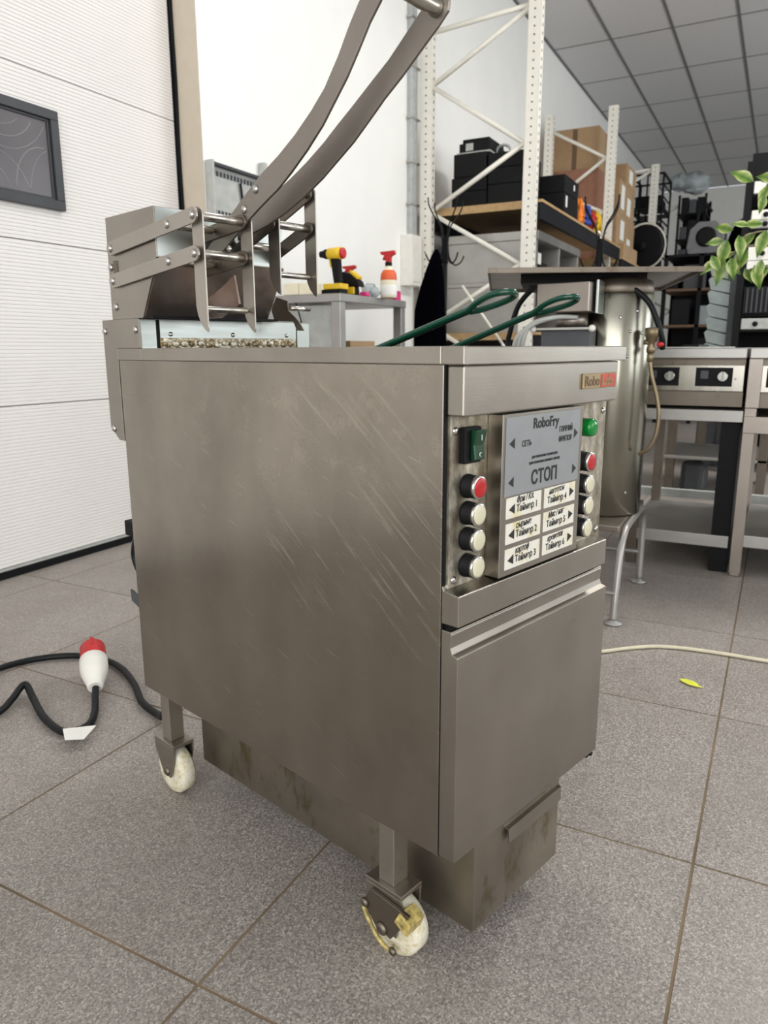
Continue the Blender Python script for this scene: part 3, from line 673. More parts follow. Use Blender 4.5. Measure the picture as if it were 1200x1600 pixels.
for y0, lab in ((2.155, 'beige foam block on the steel work table, nearer the gate'), (2.066, 'beige foam block on the steel work table, nearer the yellow drill')):
    MB().box(3.175, 3.255, y0, y0+.085, 1.150, 1.208).build('foam_block', M['foam'], bev=.004, tagd=(lab, 'foam block', 'foam blocks on the work table'))
# drill
D = thing('cordless_drill', 'yellow and black cordless drill standing upright on the steel work table', 'drill', (3.30, 2.03, 1.150))
MB().lathe((3.30, 2.055, 1.350), (0, -1, 0), [(0, .020), (.006, .027), (.05, .030), (.078, .030), (.082, .022)], 16).build('motor_housing', M['yellow'], D)
MB().lathe((3.30, 1.975, 1.350), (0, -1, 0), [(0, .026), (.012, .026), (.016, .020)], 16).build('rear_cap', M['red'], D)
MB().lathe((3.30, 2.055, 1.350), (0, 1, 0), [(0, .024), (.012, .024), (.030, .017), (.044, .015)], 14).build('chuck', M['black'], D)
MB().prism([(2.035, 1.33), (1.985, 1.33), (1.975, 1.20), (2.015, 1.20)], 'x', 3.284, 3.316).build('grip', M['black'], D, bev=.006)
MB().prism([(2.045, 1.325), (2.034, 1.325), (2.026, 1.285), (2.038, 1.285)], 'x', 3.291, 3.309).build('trigger', M['yellow'], D)
MB().box(3.262, 3.338, 1.960, 2.065, 1.178, 1.206).build('battery_seat', M['yellow'], D, bev=.004)
MB().box(3.264, 3.336, 1.965, 2.085, 1.150, 1.178).build('battery', M['black'], D, bev=.004)
# second tool lying
D2 = thing('angle_driver', 'yellow and black power tool lying behind the upright drill', 'power tool', (3.42, 1.98, 1.150))
MB().prism([(2.040, 1.235), (2.030, 1.275), (1.985, 1.262), (1.935, 1.222), (1.930, 1.195), (1.985, 1.205)], 'x', 3.39, 3.45).build('tool_body', M['black'], D2, bev=.006)
MB().prism([(1.992, 1.268), (1.945, 1.232), (1.940, 1.246), (1.985, 1.280)], 'x', 3.395, 3.445).build('tool_cover', M['yellow'], D2, bev=.003)
MB().prism([(2.035, 1.236), (1.960, 1.206), (1.955, 1.150), (2.03, 1.150)], 'x', 3.395, 3.445).build('tool_battery', M['black'], D2, bev=.005)
MB().box(3.380, 3.392, 1.955, 2.010, 1.160, 1.195).build('tool_label', M['yellow'], D2, bev=.003)
MB().box(3.42, 3.46, 1.905, 1.945, 1.150, 1.172).build('tape_roll', M['pink'], bev=.005, tagd=('small dark pink packet beside the lying power tool', 'packet'))
bg_ = MB().ball((3.56, 1.965, 1.190), .05, (1.0, .8, .75), 12); bg_.ball((3.545, 1.925, 1.178), .033, (1, .8, .8), 10)
for v_ in bg_.b.verts: v_.co += Vector((random.uniform(-1, 1), random.uniform(-1, 1), random.uniform(-.6, .6)))*.008
bb_ = bg_.build('plastic_bag', M['clear_bag'], tagd=('crumpled clear plastic bag between the power tool and the spray bottle', 'bag'))
# spray bottles
def spray(x, y, z, mats, lab, grp='spray bottles on the work table', h=1.0):
    s_ = thing('spray_bottle', lab, 'spray bottle', (x, y, z), 0, grp, local=True)
    MB().lathe((0, 0, 0), (0, 0, 1), [(0, .040), (.004, .043), (.10*h, .043), (.125*h, .040), (.150*h, .024), (.160*h, .016), (.172*h, .016)], 20).build('bottle', mats[0], s_)
    MB().lathe((0, 0, .012), (0, 0, 1), [(0, .0434), (.001, .0437), (.052*h, .0437), (.053*h, .0434)], 20).build('label', mats[1], s_)
    MB().lathe((0, 0, .092*h), (0, 0, 1), [(0, .0434), (.001, .0437), (.020*h, .0420), (.034*h, .0405), (.052*h, .0300)], 20).build('label_band', mats[2], s_)
    MB().lathe((0, 0, .166*h), (0, 0, 1), [(0, .018), (.018, .018), (.020, .013)], 14).build('collar', mats[4], s_)
    MB().prism([(.040, .225*h), (.046, .240*h), (-.036, .244*h), (-.040, .226*h), (-.016, .214*h), (-.013, .184*h), (.013, .184*h), (.014, .210*h), (.026, .196*h), (.032, .200*h), (.022, .220*h)], 'x', -.011, .011).build('trigger_head', mats[3], s_, bev=.002)
    return s_
spray(3.60, 1.955-.085, 1.150, (M['foam'], M['paper'], M['label_orange'], M['red'], M['black']), 'tall spray bottle with bright red trigger and orange label at the table end', h=.97)
spray(3.72, 2.175, 1.150, (M['red'], M['paper'], M['label_orange'], M['red'], M['plastic_white']), 'red spray bottle half hidden behind the drill', h=.78)
MB().box(3.775, 3.835, 1.915, 1.99, 1.150, 1.200).build('pink_box', M['pink'], bev=.002, tagd=('small bright pink box at the far end of the steel work table', 'box'))
# pegboard on the wall
PB = thing('pegboard', 'grey metal slotted pegboard hanging on the white wall behind the work table', 'pegboard', (3.11, 2.44, 1.150))
MB().box(2.94, 3.31, 2.482, 2.496, 1.150, 1.745).build('back_panel', M['grey_metal'], PB)
MB().box(2.930, 2.945, 2.452, 2.496, 1.150, 1.760).build('side_flange', M['grey_metal'], PB, bev=.001)
MB().box(3.31, 3.325, 2.452, 2.496, 1.150, 1.745).build('side_flange', M['grey_metal'], PB, bev=.001)
MB().box(2.945, 3.31, 2.452, 2.496, 1.740, 1.752).build('top_flange', M['dark_frame'], PB)
sl_ = MB()
for i in range(13): sl_.box(2.965+i*.026, 2.980+i*.026, 2.479, 2.483, 1.700, 1.722)
for i in range(7): sl_.box(2.965+i*.026, 2.980+i*.026, 2.479, 2.483, 1.520, 1.545)
sl_.build('slot_row', M['dark_frame'], PB)
MB().cyl((3.16, 2.472, 1.695), (3.175, 2.472, 1.60), .006, 8).build('hanging_tool', M['black'], PB)
MB().box(3.345, 3.375, 2.46, 2.495, 1.150, 1.83).build('post', M['grey_metal'], tagd=('thin grey upright post just right of the pegboard', 'post'), bev=.002)

# electrical duct and box
dc = thing('cable_duct', 'vertical grey cable duct with clips running up the white wall', 'cable duct', (5.15, 2.47, 1.69))
MB().box(5.10, 5.18, 2.462, 2.499, 1.690, CZ).build('duct', M['cable_duct'], dc, bev=.003)
MB().cyl((5.215, 2.485, 1.69), (5.215, 2.485, CZ), .010, 8).build('conduit', M['rack_white'], dc)
for z in (1.90, 2.18, 2.47, 2.80, 3.1): MB().box(5.085, 5.225, 2.456, 2.499, z, z+.012).build('clip', M['chrome'], dc)
eb = thing('breaker_box', 'white breaker box on the wall below the cable duct', 'breaker box', (5.15, 2.45, 1.33))
MB().box(5.00, 5.17, 2.41, 2.499, 1.335, 1.685).build('casing', M['plastic_white'], eb, bev=.004)
MB().box(5.02, 5.15, 2.406, 2.410, 1.36, 1.665).build('lid', M['plastic_white'], eb, bev=.002)

# ------------------------------------------------------------------ coat racks and coat
def coat_rack(x, y, ztop, lab):
    c = thing('coat_rack', lab, 'coat rack', (x, y, 0), 0, 'black coat racks', local=True)
    zt = ztop-.20
    MB().cyl((0, 0, .02), (0, 0, zt), .016, 12).lathe((0, 0, 0), (0, 0, 1), [(0, .17), (.012, .17), (.022, .12), (.03, .02)], 20).build('pole', M['black'], c)
    for k in range(4):
        a = PI/4+k*PI/2+.2; ca, sa = math.cos(a), math.sin(a)
        MB().tube([(.018*ca, .018*sa, zt-.16), (.022*ca, .022*sa, zt-.02), (.04*ca, .04*sa, zt+.06), (.09*ca, .09*sa, zt+.12), (.12*ca, .12*sa, zt+.17), (.125*ca, .125*sa, zt+.21)], .0045, 8, 5).build('upper_arm', M['black'], c)
        MB().tube([(.018*ca, .018*sa, zt-.02), (.03*ca, .03*sa, zt-.12), (.07*ca, .07*sa, zt-.165), (.115*ca, .115*sa, zt-.150), (.140*ca, .140*sa, zt-.110)], .0045, 8, 5).build('lower_arm', M['black'], c)
    return c
coat_rack(4.40, 1.895, 1.76, 'black metal coat rack holding a black coat')
coat_rack(4.40, .960, 1.68, 'black metal coat rack with empty arms in front of the perforated racking')
ct = MB(); rings = []
for z, ry, rx, yc in ((1.47, .010, .012, 1.905), (1.44, .026, .025, 1.907), (1.36, .050, .045, 1.918), (1.25, .076, .06, 1.932), (1.12, .096, .07, 1.946), (.98, .100, .075, 1.945), (.80, .104, .08, 1.94), (.55, .11, .08, 1.94), (.52, .10, .07, 1.94)):
    rings.append([ct.b.verts.new((4.29+rx*math.cos(a_)*(1+.12*math.sin(5*a_)), yc+ry*math.sin(a_)*(1+.07*math.sin(7*a_+z*3)), z)) for a_ in [2*PI*i/24 for i in range(24)]])
for A_, B_ in zip(rings, rings[1:]):
    for i in range(24): ct.b.faces.new([A_[i], A_[(i+1) % 24], B_[(i+1) % 24], B_[i]]).smooth = True
ct.b.faces.new(rings[0]); ct.b.faces.new(rings[-1][::-1])
ct.build('coat', M['black_soft'], tagd=('black coat hanging from the coat rack beside the steel work table', 'coat'))

# ------------------------------------------------------------------ pallet racking along the wall
YF, YB = 1.65, 2.40
def upright(parent, x, y, z0, z1, w_=.085, d=.065, face=-1):
    """perforated C-section: web towards the gate, flange towards the hall"""
    o = MB().box(x, x+.004, y-w_/2, y+w_/2, z0, z1).box(x, x+d, y-w_/2-.002, y-w_/2+.002, z0, z1).box(x, x+d, y+w_/2-.002, y+w_/2+.002, z0, z1).build('upright', M['rack_white'], parent, bev=.0006)
    h = MB(); n = int((z1-z0)/.05)
    for i in range(n):
        z = z0+.03+i*.05
        h.cyl((x-.0008, y, z), (x+.001, y, z), .0065, 6)
        h.box(x+d*.42, x+d*.6, y-w_/2-.0030, y-w_/2-.0015, z, z+.018)
    h.build('holes', M['grey_dark'], o, kind='stuff')
    MB().box(x-.02, x+d+.02, y-w_/2-.02, y+w_/2+.02, z0, z0+.006).build('foot_plate', M['grey_metal'], o)
ZT = 3.12
racks = []
for k, (x, lab, g) in enumerate(((5.20, 'tall white perforated rack end frame nearest the camera', None), (8.10, 'second white perforated rack frame, holding the cartons', None),
                             (10.35, 'third white rack frame farther along the wall', None), (13.1, 'last white rack frame, beside the black crates', None))):
    r_ = thing('pallet_rack_end', lab, 'rack end', (x, 2.0, 0), 0, 'white pallet rack ends')
    top = ZT if x != 8.10 else 3.22
    YF_ = YF if x != 8.10 else 1.73; YB_ = YB if x != 8.10 else 2.35
    upright(r_, x, YF_-.02, 0, top); upright(r_, x, YB_, 0, top)
    zz = [(.25, .25), (.25, .65), (.65, .65+.0)]
    nodes = [(YB_-.03, .30), (YF_+.03, .66), (YB_-.03, 1.06), (YF_+.03, 1.46), (YB_-.03, 1.853), (YF_+.03, 2.24), (YB_-.03, 2.69), (YF_+.03, 3.05)]
    if x == 8.10: nodes = [(YB_-.03, .30), (YF_+.03, .70), (YB_-.03, 1.10), (YF_+.03, 1.50), (YB_-.03, 1.90), (YF_+.03, 2.24), (YB_-.14, 2.44), (YF_+.03, 2.75), (YB_-.03, 3.06)]
    for (ya, za), (yb_, zb_) in zip(nodes, nodes[1:]): MB().tube([(x+.03, ya, za), (x+.03, yb_, zb_)], .017, 6, 1).build('brace', M['rack_white'], r_)
    if x != 8.10: MB().tube([(x+.03, YB_-.03, 3.03), (x+.03, YF_+.03, 3.07)], .017, 6, 1).build('brace', M['rack_white'], r_)
    MB().tube([(x+.03, YB_-.03, .2), (x+.03, YF_+.03, .2)], .017, 6, 1).build('brace', M['rack_white'], r_)
def deck(x0, x1, z, lab, board=True):
    d = thing('rack_shelf', lab, 'shelf', ((x0+x1)/2, 2.0, z-.13), 0, 'shelves of the racking')
    MB().box(x0, x1, YF-.090, YF-.064, z-.13, z-.018).build('beam', M['rack_black'], d, bev=.003)
    MB().box(x0, x1, YB+.030, YB+.056, z-.13, z-.018).build('beam', M['rack_black'], d, bev=.003)
    MB().box(x0, x1, YF-.095, YB+.055, z-.018, z).build('board', M['wood'], d)
    MB().box(x0, x0+.02, YF-.06, YB+.03, z-.052, z-.018).build('edge_bar', M['wood'], d)
deck(5.275, 8.08, 1.885, 'chipboard shelf with black beams, first bay of the racking at head height')
deck(8.19, 10.34, 1.80, 'chipboard shelf with black beams, second bay of the racking')
deck(10.44, 13.09, 1.80, 'chipboard shelf with black beams, third bay of the racking')
deck(5.275, 8.08, 1.000, 'chipboard lower shelf of the first racking bay, under the steel cabinet')
def carton(x0, x1, y0, y1, z0, z1, mat, lab, nm='carton', cat='box', grp=None, tape=None, labels=(), bev=.004):
    c = MB().box(x0, x1, y0, y1, z0, z1).build(nm, mat, bev=bev, tagd=(lab, cat, grp))
    if tape:
        MB().box(x0-.0015, x0-.0002, (y0+y1)/2-.025, (y0+y1)/2+.025, z0+.01, z1-.01).build('tape', M['card_dark'], c)
        MB().box((x0+x1)/2-.025, (x0+x1)/2+.025, y0-.0015, y0-.0002, z0+.01, z1-.01).build('tape', M['card_dark'], c)
    for (a, b_, c0, c1) in labels: MB().box(a, b_, y0-.003, y0-.0005, c0, c1).build('paper_label', M['paper'], c)
    return c
Z1 = 1.886
# black cases stacked at the rack end
for k, (za, zb_, ya, yb_) in enumerate(((Z1, 2.000, 1.995, 2.262), (2.0005, 2.098, 1.995, 2.265), (2.0985, 2.258, 2.000, 2.250))):
    carton(5.36, 5.80, ya, yb_, za, zb_, M['black'], ['black case at the bottom of the wall side stack on the rack shelf', 'black case in the middle of the wall side stack on the rack shelf', 'tall black case at the top of the wall side stack, under the silver printer'][k], 'black_case', 'case', 'black cases on the rack shelf', bev=.006)
for k, (za, zb_) in enumerate(((Z1, 2.030), (2.0305, 2.140), (2.1405, 2.240))):
    carton(5.37, 5.80, 1.730, 1.990, za, zb_, M['black'], ['black case at the bottom of the aisle side stack behind the upright', 'black case in the middle of the aisle side stack behind the upright', 'black case on top of the aisle side stack behind the upright'][k], 'black_case', 'case', 'black cases on the rack shelf', bev=.006)
pr_ = thing('printer', 'black and silver printer on top of the stacked black cases', 'printer', (5.58, 2.1, 2.2585))
MB().box(5.38, 5.80, 1.98, 2.235, 2.2585, 2.270).build('tray', M['grey_metal'], pr_, bev=.002)
MB().box(5.40, 5.78, 1.99, 2.225, 2.270, 2.335).build('body', M['black'], pr_, bev=.006)
MB().box(5.44, 5.76, 2.01, 2.215, 2.335, 2.372).build('lid', M['black'], pr_, bev=.006)
MB().box(5.393, 5.400, 2.115, 2.170, 2.282, 2.330).build('vent_grille', M['grey_metal'], pr_)
cl_ = MB(); cl_.tube([(5.55, 1.94+.055*math.cos(a_), 2.285+.045*math.sin(a_)) for a_ in [2*PI*i/16 for i in range(17)]], .010, 6, 1)
cl_.build('cable_coil', M['cable_duct'], tagd=('coil of pale blue-grey cable beside the printer on the black cases', 'cable'))
for k, (za, zb_) in enumerate(((Z1, 2.030), (2.0305, 2.155))):
    carton(5.86, 6.28, 1.560, 1.790, za, zb_, M['black'], ['black box with white label standing on the shelf edge right of the upright', 'black box on top, right of the upright, in front of the red-brown carton'][k], 'black_case', 'case', 'black cases on the rack shelf', bev=.005,
           labels=((5.90, 5.94, 1.93, 2.01),) if k == 0 else ((6.12, 6.15, 2.08, 2.12),))
carton(8.25, 9.10, 1.85, 2.39, 1.801, 2.250, M['cardboard_red'], 'red-brown striped carton, lower of two under the big cardboard box', 'carton', 'box', 'red-brown cartons')
carton(8.25, 9.10, 1.86, 2.39, 2.2505, 2.700, M['cardboard_red'], 'red-brown striped carton, upper of two under the big cardboard box', 'carton', 'box', 'red-brown cartons')
carton(8.30, 9.05, 1.88, 2.37, 2.7005, 3.110, M['cardboard'], 'big plain cardboard box on top of the red-brown cartons', 'carton', tape=True)
carton(8.55, 9.60, 1.70, 1.84, 1.801, 2.300, M['cardboard'], 'cardboard box with white labels standing just beyond the second rack frame', 'carton', labels=((8.75, 8.95, 2.05, 2.25), (9.15, 9.35, 1.9, 2.1)))
carton(8.60, 9.50, 1.70, 1.84, 2.3005, 2.640, M['cardboard'], 'cardboard box with white labels, middle of the stack beyond the second rack frame', 'carton', labels=((8.70, 8.88, 2.36, 2.60), (9.05, 9.25, 2.34, 2.52)))
carton(8.95, 9.50, 1.70, 1.84, 2.6405, 2.860, M['cardboard'], 'small cardboard box with a white label, top of the stack beyond the second rack frame', 'carton', labels=((9.08, 9.28, 2.68, 2.82),))
carton(8.30, 9.10, 1.565, 1.690, 1.801, 1.950, M['cardboard'], 'low cardboard box at the front edge of the second bay shelf', 'carton')
# heap of straps
rs = random.Random(11)
stc = [('orange', 'orange ratchet strap heaped on the shelf edge'), ('blue', 'blue ratchet strap heaped on the shelf edge'), ('red', 'red ratchet strap heaped on the shelf edge'), ('yellow', 'yellow ratchet strap at the top of the strap heap')]
for k, (mt, lab) in enumerate(stc):
    s_ = MB(); cx, cy = 6.46+.21*k, 1.575; pts = []
    for i in range(26): pts.append((cx+rs.uniform(-.09, .09), cy+rs.uniform(-.018, .012), Z1+.014+rs.uniform(0, .15+.02*(k == 0 or k == 3))))
    s_.tube(pts, .0115, 5, 3).build('ratchet_strap', M[mt], tagd=(lab, 'strap', 'ratchet straps on the rack shelf'))
MB().tube([(7.05, 1.572, 1.91), (7.06, 1.542, 1.88), (7.06, 1.540, 1.82), (7.07, 1.548, 1.77), (7.09, 1.548, 1.75)], .012, 6, 4).build('strap_hook', M['chrome'], tagd=('white metal hook hanging over the shelf edge below the straps', 'hook'))
# steel cabinets under the first shelf
SC = thing('steel_cabinet', 'stainless steel cabinet under the first rack shelf, upper of two stacked', 'cabinet', (5.9, 1.95, 1.36))
MB().box(5.36, 6.60, 1.60, 2.33, 1.640, 1.700).build('top_panel', M['steel_table'], SC, bev=.003)
MB().box(5.37, 6.59, 2.30, 2.33, 1.36, 1.64).box(5.37, 5.40, 1.61, 2.30, 1.36, 1.64).box(6.56, 6.59, 1.61, 2.30, 1.36, 1.64).box(5.40, 6.56, 1.61, 2.30, 1.36, 1.38).box(5.97, 6.0, 1.61, 2.30, 1.38, 1.64).build('carcass', M['steel_table'], SC, bev=.002)
MB().box(5.45, 5.90, 1.68, 1.72, 1.40, 1.52).build('tray', M['black'], SC)
MB().box(5.62, 5.70, 1.672, 1.679, 1.50, 1.58).build('paper_label', M['paper'], SC)
SC2 = thing('steel_cabinet', 'stainless steel cabinet standing on the lower rack shelf, lower of two stacked', 'cabinet', (5.9, 1.95, 1.001))
MB().box(5.36, 6.60, 1.60, 2.34, 1.330, 1.3595).build('top_panel', M['steel_table'], SC2, bev=.003)
MB().box(5.37, 6.59, 2.30, 2.33, 1.001, 1.33).box(5.37, 5.40, 1.61, 2.30, 1.001, 1.33).box(6.56, 6.59, 1.61, 2.30, 1.001, 1.33).build('carcass', M['steel_table'], SC2, bev=.002)
MB().tube([(5.05, 2.04, 1.32), (5.13, 1.76, .92)], .009, 6, 1).tube([(5.13, 1.76, .92), (5.18, 1.58, .6)], .009, 6, 1).build('thin_rod', M['rack_white'], tagd=('thin white rod leaning across the first rack end frame', 'rod'))

# ------------------------------------------------------------------ far stock: crates, reels, black shelving
def crate(x0, x1, y0, y1, z0, z1, lab, nx=4, nz=3):
    c = thing('wire_crate', lab, 'crate', ((x0+x1)/2, (y0+y1)/2, z0), 0, 'black crates')
    a = MB(); r = .012
    for x in (x0, x1):
        for y in (y0, y1): a.box(x-r, x+r, y-r, y+r, z0, z1)
    for z in (z0+r, z1-r):
        for y in (y0, y1): a.box(x0, x1, y-r, y+r, z-r, z+r)
        for x in (x0, x1): a.box(x-r, x+r, y0, y1, z-r, z+r)
    a.build('corner_frame', M['black'], c)
    b_ = MB()
    for i in range(1, nz): z = z0+(z1-z0)*i/nz; b_.box(x0-.004, x0+.004, y0, y1, z-.012, z+.012).box(x0, x1, y0-.004, y0+.004, z-.012, z+.012)
    for i in range(1, nx): y = y0+(y1-y0)*i/nx; b_.box(x0-.004, x0+.004, y-.010, y+.010, z0, z1)
    b_.build('slats', M['black'], c)
Zs = 1.801
for k, lab in enumerate(('bottom one of the three stacked', 'middle one of the three stacked', 'top one of the three stacked')):
    crate(10.9, 11.6, 1.60, 2.0, Zs+.001+.445*k, Zs+.441+.445*k, 'black wire crate on the third rack bay, '+lab)
    MB().box(10.96, 11.54, 1.64, 1.96, Zs+.026+.445*k, Zs+.30+.445*k-.12*(k == 2)).build('crate_load', M['black'], bev=.03, tagd=('black goods filling the wire crate, '+lab, 'goods', 'goods in the wire crates'))
FX = 9.0
tw = thing('shelving_tower', 'tall black slotted shelving tower packed with black parts beyond the racks', 'shelving', (12.35, 1.38, 0))
for (x, y) in ((12.0, 1.16), (12.0, 1.51), (12.7, 1.16), (12.7, 1.51)): MB().box(x, x+.03, y, y+.03, 0, 3.02).build('post', M['black'], tw)
for z in (.2, .6, 1.0, 1.5, 2.0, 2.4, 2.75): MB().box(12.0, 12.73, 1.16, 1.545, z, z+.02).build('shelf', M['black'], tw)
MB().box(12.70, 12.71, 1.16, 1.545, .2, 3.0).build('back_sheet', M['black'], tw)
rb = random.Random(5)
wheres = {1.02: 'third from the bottom', 1.52: 'on the middle shelf', 2.02: 'on the fifth shelf', 2.42: 'on the sixth shelf', 2.77: 'on top'}
for z in (1.02, 1.52, 2.02, 2.42, 2.77):
    for j in range(3):
        hh = rb.uniform(.16, .27)
        MB().box(12.03, 12.5, 1.195+.105*j, 1.290+.105*j, z+.0005, z+hh).build('parts_bin', M['rack_black'] if (j+int(z*10)) % 2 else M['grey_dark'], bev=.006, tagd=('dark parts bin in the black shelving tower, %s, %s' % (wheres[z], ['aisle side', 'middle', 'wall side'][j]), 'bin', 'parts bins in the shelving tower'))
bgb = MB().ball((12.3, 1.36, 3.22), .22, (1.2, .9, .65), 20); bgb.ball((12.25, 1.56, 3.24), .16, (1, 1, .7), 18)
for v_ in bgb.b.verts: v_.co += Vector((rb.uniform(-1, 1), rb.uniform(-1, 1), rb.uniform(-1, 1)))*.028
# wheel-like reel on rack bay 2
rl = thing('cable_reel', 'big dark round reel with a white hoop on the racking beyond the cartons', 'reel', (9.85, 1.6, Zs))
MB().lathe((9.85, 1.62, 2.085), (-1, .25, 0), [(0, .10), (.01, .27), (.05, .28), (.09, .27), (.10, .25)], 32).build('disc', M['rack_black'], rl)
MB().tube([(9.73, 1.60+.245*math.cos(a_), 2.075+.262*math.sin(a_)) for a_ in [2*PI*i/24 for i in range(25)]], .011, 6, 1).build('hoop', M['rack_white'], rl)
MB().lathe((9.75, 1.64, 2.085), (-1, .25, 0), [(0, .07), (.03, .07), (.035, .02)], 16).build('hub', M['black'], rl)
carton(9.96, 10.3, 1.56, 1.62+.2, Zs, 1.97, M['grey_metal'], 'grey white plastic tub at the shelf edge near the third frame', 'tub', 'tub')
# low black shelving, parts boxes and the fan unit behind the counters
K = 1.36
def kz(z): return max(0.0, CAM_H+(z-CAM_H)*K)
sh = thing('black_shelving', 'low black shelving unit full of dark parts behind the counters', 'shelving', (10.0, 1.0, 0))
for (x, y) in ((9.52, .49), (9.52, 1.285), (10.3, .49), (10.3, 1.285), (9.52, .90)): MB().box(x, x+.045, y, y+.045, 0, kz(1.66)).build('post', M['black'], sh)
for z in (.48, .75, 1.06, 1.36, 1.64): MB().box(9.52, 10.34, .49, 1.33, kz(z), kz(z)+.027).build('shelf', M['card_dark'] if z in (1.06, 1.36) else M['black'], sh)
MB().box(10.30, 10.31, .49, 1.33, kz(.48), kz(1.64)).build('back_sheet', M['black'], sh)
for k, (y0, y1, z0, hh, mt, lab) in enumerate(((.40, .53, 1.06, .20, 'grey_dark', 'dark grey parts box on the shelf behind the counters, aisle side'), (.56, .68, 1.06, .16, 'clear_bag', 'bagged pale part on the shelf behind the counters, middle'),
        (.75, .90, 1.06, .22, 'rack_black', 'black parts box on the shelf behind the counters, wall side'), (.44, .60, 1.36, .15, 'rack_black', 'black box on the upper shelf behind the counters, aisle side'), (.64, .82, 1.36, .20, 'grey_dark', 'grey box on the upper shelf behind the counters, middle'),
        (.86, .95, 1.36, .16, 'rack_black', 'black box on the upper shelf behind the counters, wall side'), (.46, .70, .75, .20, 'rack_black', 'big black box on the low shelf behind the counters'))):
    MB().box(9.62, 10.1, y0*K, y1*K, kz(z0)+.0275, kz(z0)+.027+hh*K).build('parts_box', M[mt], bev=.01, tagd=(lab, 'box', 'parts boxes on the black shelving'))
ZF = kz(1.64)+.0275
fn = thing('fan_unit', 'grey ventilation fan unit with round black inlet on the black shelving', 'fan', (9.9, .92, ZF))
MB().prism([(.714, ZF+.05), (.79, ZF), (1.088, ZF), (1.115, ZF+.08), (1.088, ZF+.28), (1.0, ZF+.36), (.816, ZF+.36), (.72, ZF+.26)], 'x', 9.65, 10.1).build('casing', M['fan_grey'], fn, bev=.012)
MB().lathe((9.65, .91, ZF+.19), (-1, 0, 0), [(0, .11), (.008, .11), (.010, .08)], 24).build('inlet', M['black'], fn)
MB().tube([(9.8, 1.03, ZF+.36), (9.8, 1.02, ZF+.48), (9.8, .95, ZF+.55), (9.8, .88, ZF+.48)], .016, 6, 4).build('lead', M['black'], fn)
cv = MB(); rr_ = []
for x_, hh in ((9.6, .0), (9.7, .14), (9.9, .22), (10.1, .14), (10.2, 0)): rr_.append([cv.b.verts.new((x_, y_*K, ZF+.012+hh*k_)) for y_, k_ in ((.52, .1), (.48, 1.2), (.44, 1.6), (.40, 1.75), (.365, 1.7))])
for A_, B_ in zip(rr_, rr_[1:]):
    for i in range(4): cv.b.faces.new([A_[i], A_[i+1], B_[i+1], B_[i]]).smooth = True
cvo = cv.build('cover_sheet', M['black_soft'], tagd=('black cloth draped beside the fan unit', 'cloth')); md = cvo.modifiers.new('thick', 'SOLIDIFY'); md.thickness = .02; md.offset = 0
# white bottle crate (ladder-like) and low clutter behind the counter
lc = thing('stacked_trays', 'column of pale green-white plastic trays behind the counter', 'trays', (6.15, .45, 0))
for k in range(9): MB().prism([(.385, .70+k*.094), (.515, .735+k*.094), (.535, .715+k*.094), (.515, .645+k*.094), (.385, .615+k*.094)], 'x', 6.12, 6.50).build('tray', M['tray_green'], lc, bev=.003)
MB().box(6.10, 6.52, .345, .384, 0, 1.56).build('tray_post', M['grey_dark'], lc)
MB().box(6.12, 6.50, .385, .53, 0, .60).build('tray_base', M['grey_dark'], lc)
# tall rack of silver and black appliances at the right edge
AR = thing('appliance_rack', 'tall black rack holding silver and black appliances at the right edge', 'rack', (6.1, -.1, 0))
kq = lambda z: CAM_H+(z-CAM_H)*1.3
for (x, y) in ((5.85, .285), (6.45, .285), (5.85, -.65), (6.45, -.65)): MB().box(x, x+.045, y, y+.045, 0, kq(1.82)).build('post', M['black'], AR)
for z in (.50, .98, 1.06, 1.275, 1.49, 1.66): MB().box(5.87, 6.47, -.64, .31, kq(z)-.014, kq(z)).build('shelf', M['black'], AR)
MB().box(6.48, 6.49, -.64, .32, .0, kq(1.72)).build('back_sheet', M['black'], AR)
apl = [(1.661, 1.720, 'plastic_white', 'silver appliance on the top shelf of the appliance rack'), (1.491, 1.530, 'grey_metal', 'silver appliance with dark knob on the upper shelf of the rack, lower of two'), (1.531, 1.580, 'plastic_white', 'slim white appliance on the upper shelf of the rack, upper of two'),
       (1.276, 1.330, 'plastic_white', 'white front appliance with a round knob behind the leaves'), (1.331, 1.40, 'plastic_white', 'cream appliance with slot behind the leaves'), (1.061, 1.20, 'rack_black', 'black ribbed appliance in the middle of the rack'), (.981, 1.038, 'grey_metal', 'grey framed appliance low in the rack')]
for k, (za, zb_, mt, lab) in enumerate(apl):
    za, zb_ = kq(za), kq(zb_)
    a_ = thing('appliance', lab, 'appliance', (6.1, 0, za), 0, 'appliances in the rack')
    MB().box(5.84, 6.40, -.58, .278, za, zb_-.001).build('casing', M[mt], a_, bev=.005)
    if zb_-za < .10: MB().lathe((5.84, .19, (za+zb_)/2), (-1, 0, 0), [(0, .018), (.014, .016), (.018, .006)], 14).build('knob', M['black'], a_)
    MB().box(5.836, 5.8395, -.13, .10, za+.016, zb_-.020).build('slot', M['black'], a_)
    if k == 5:
        for i in range(7): MB().box(5.830, 5.8395, .07+.03*i, .078+.03*i, za+.01, zb_-.012).build('rib', M['grey_dark'], a_)
MB().box(6.0, 6.03, -.36, .31, kq(1.721), kq(1.88)).build('screen', M['black'], tagd=('black flat screen standing on top of the appliance rack', 'screen'))

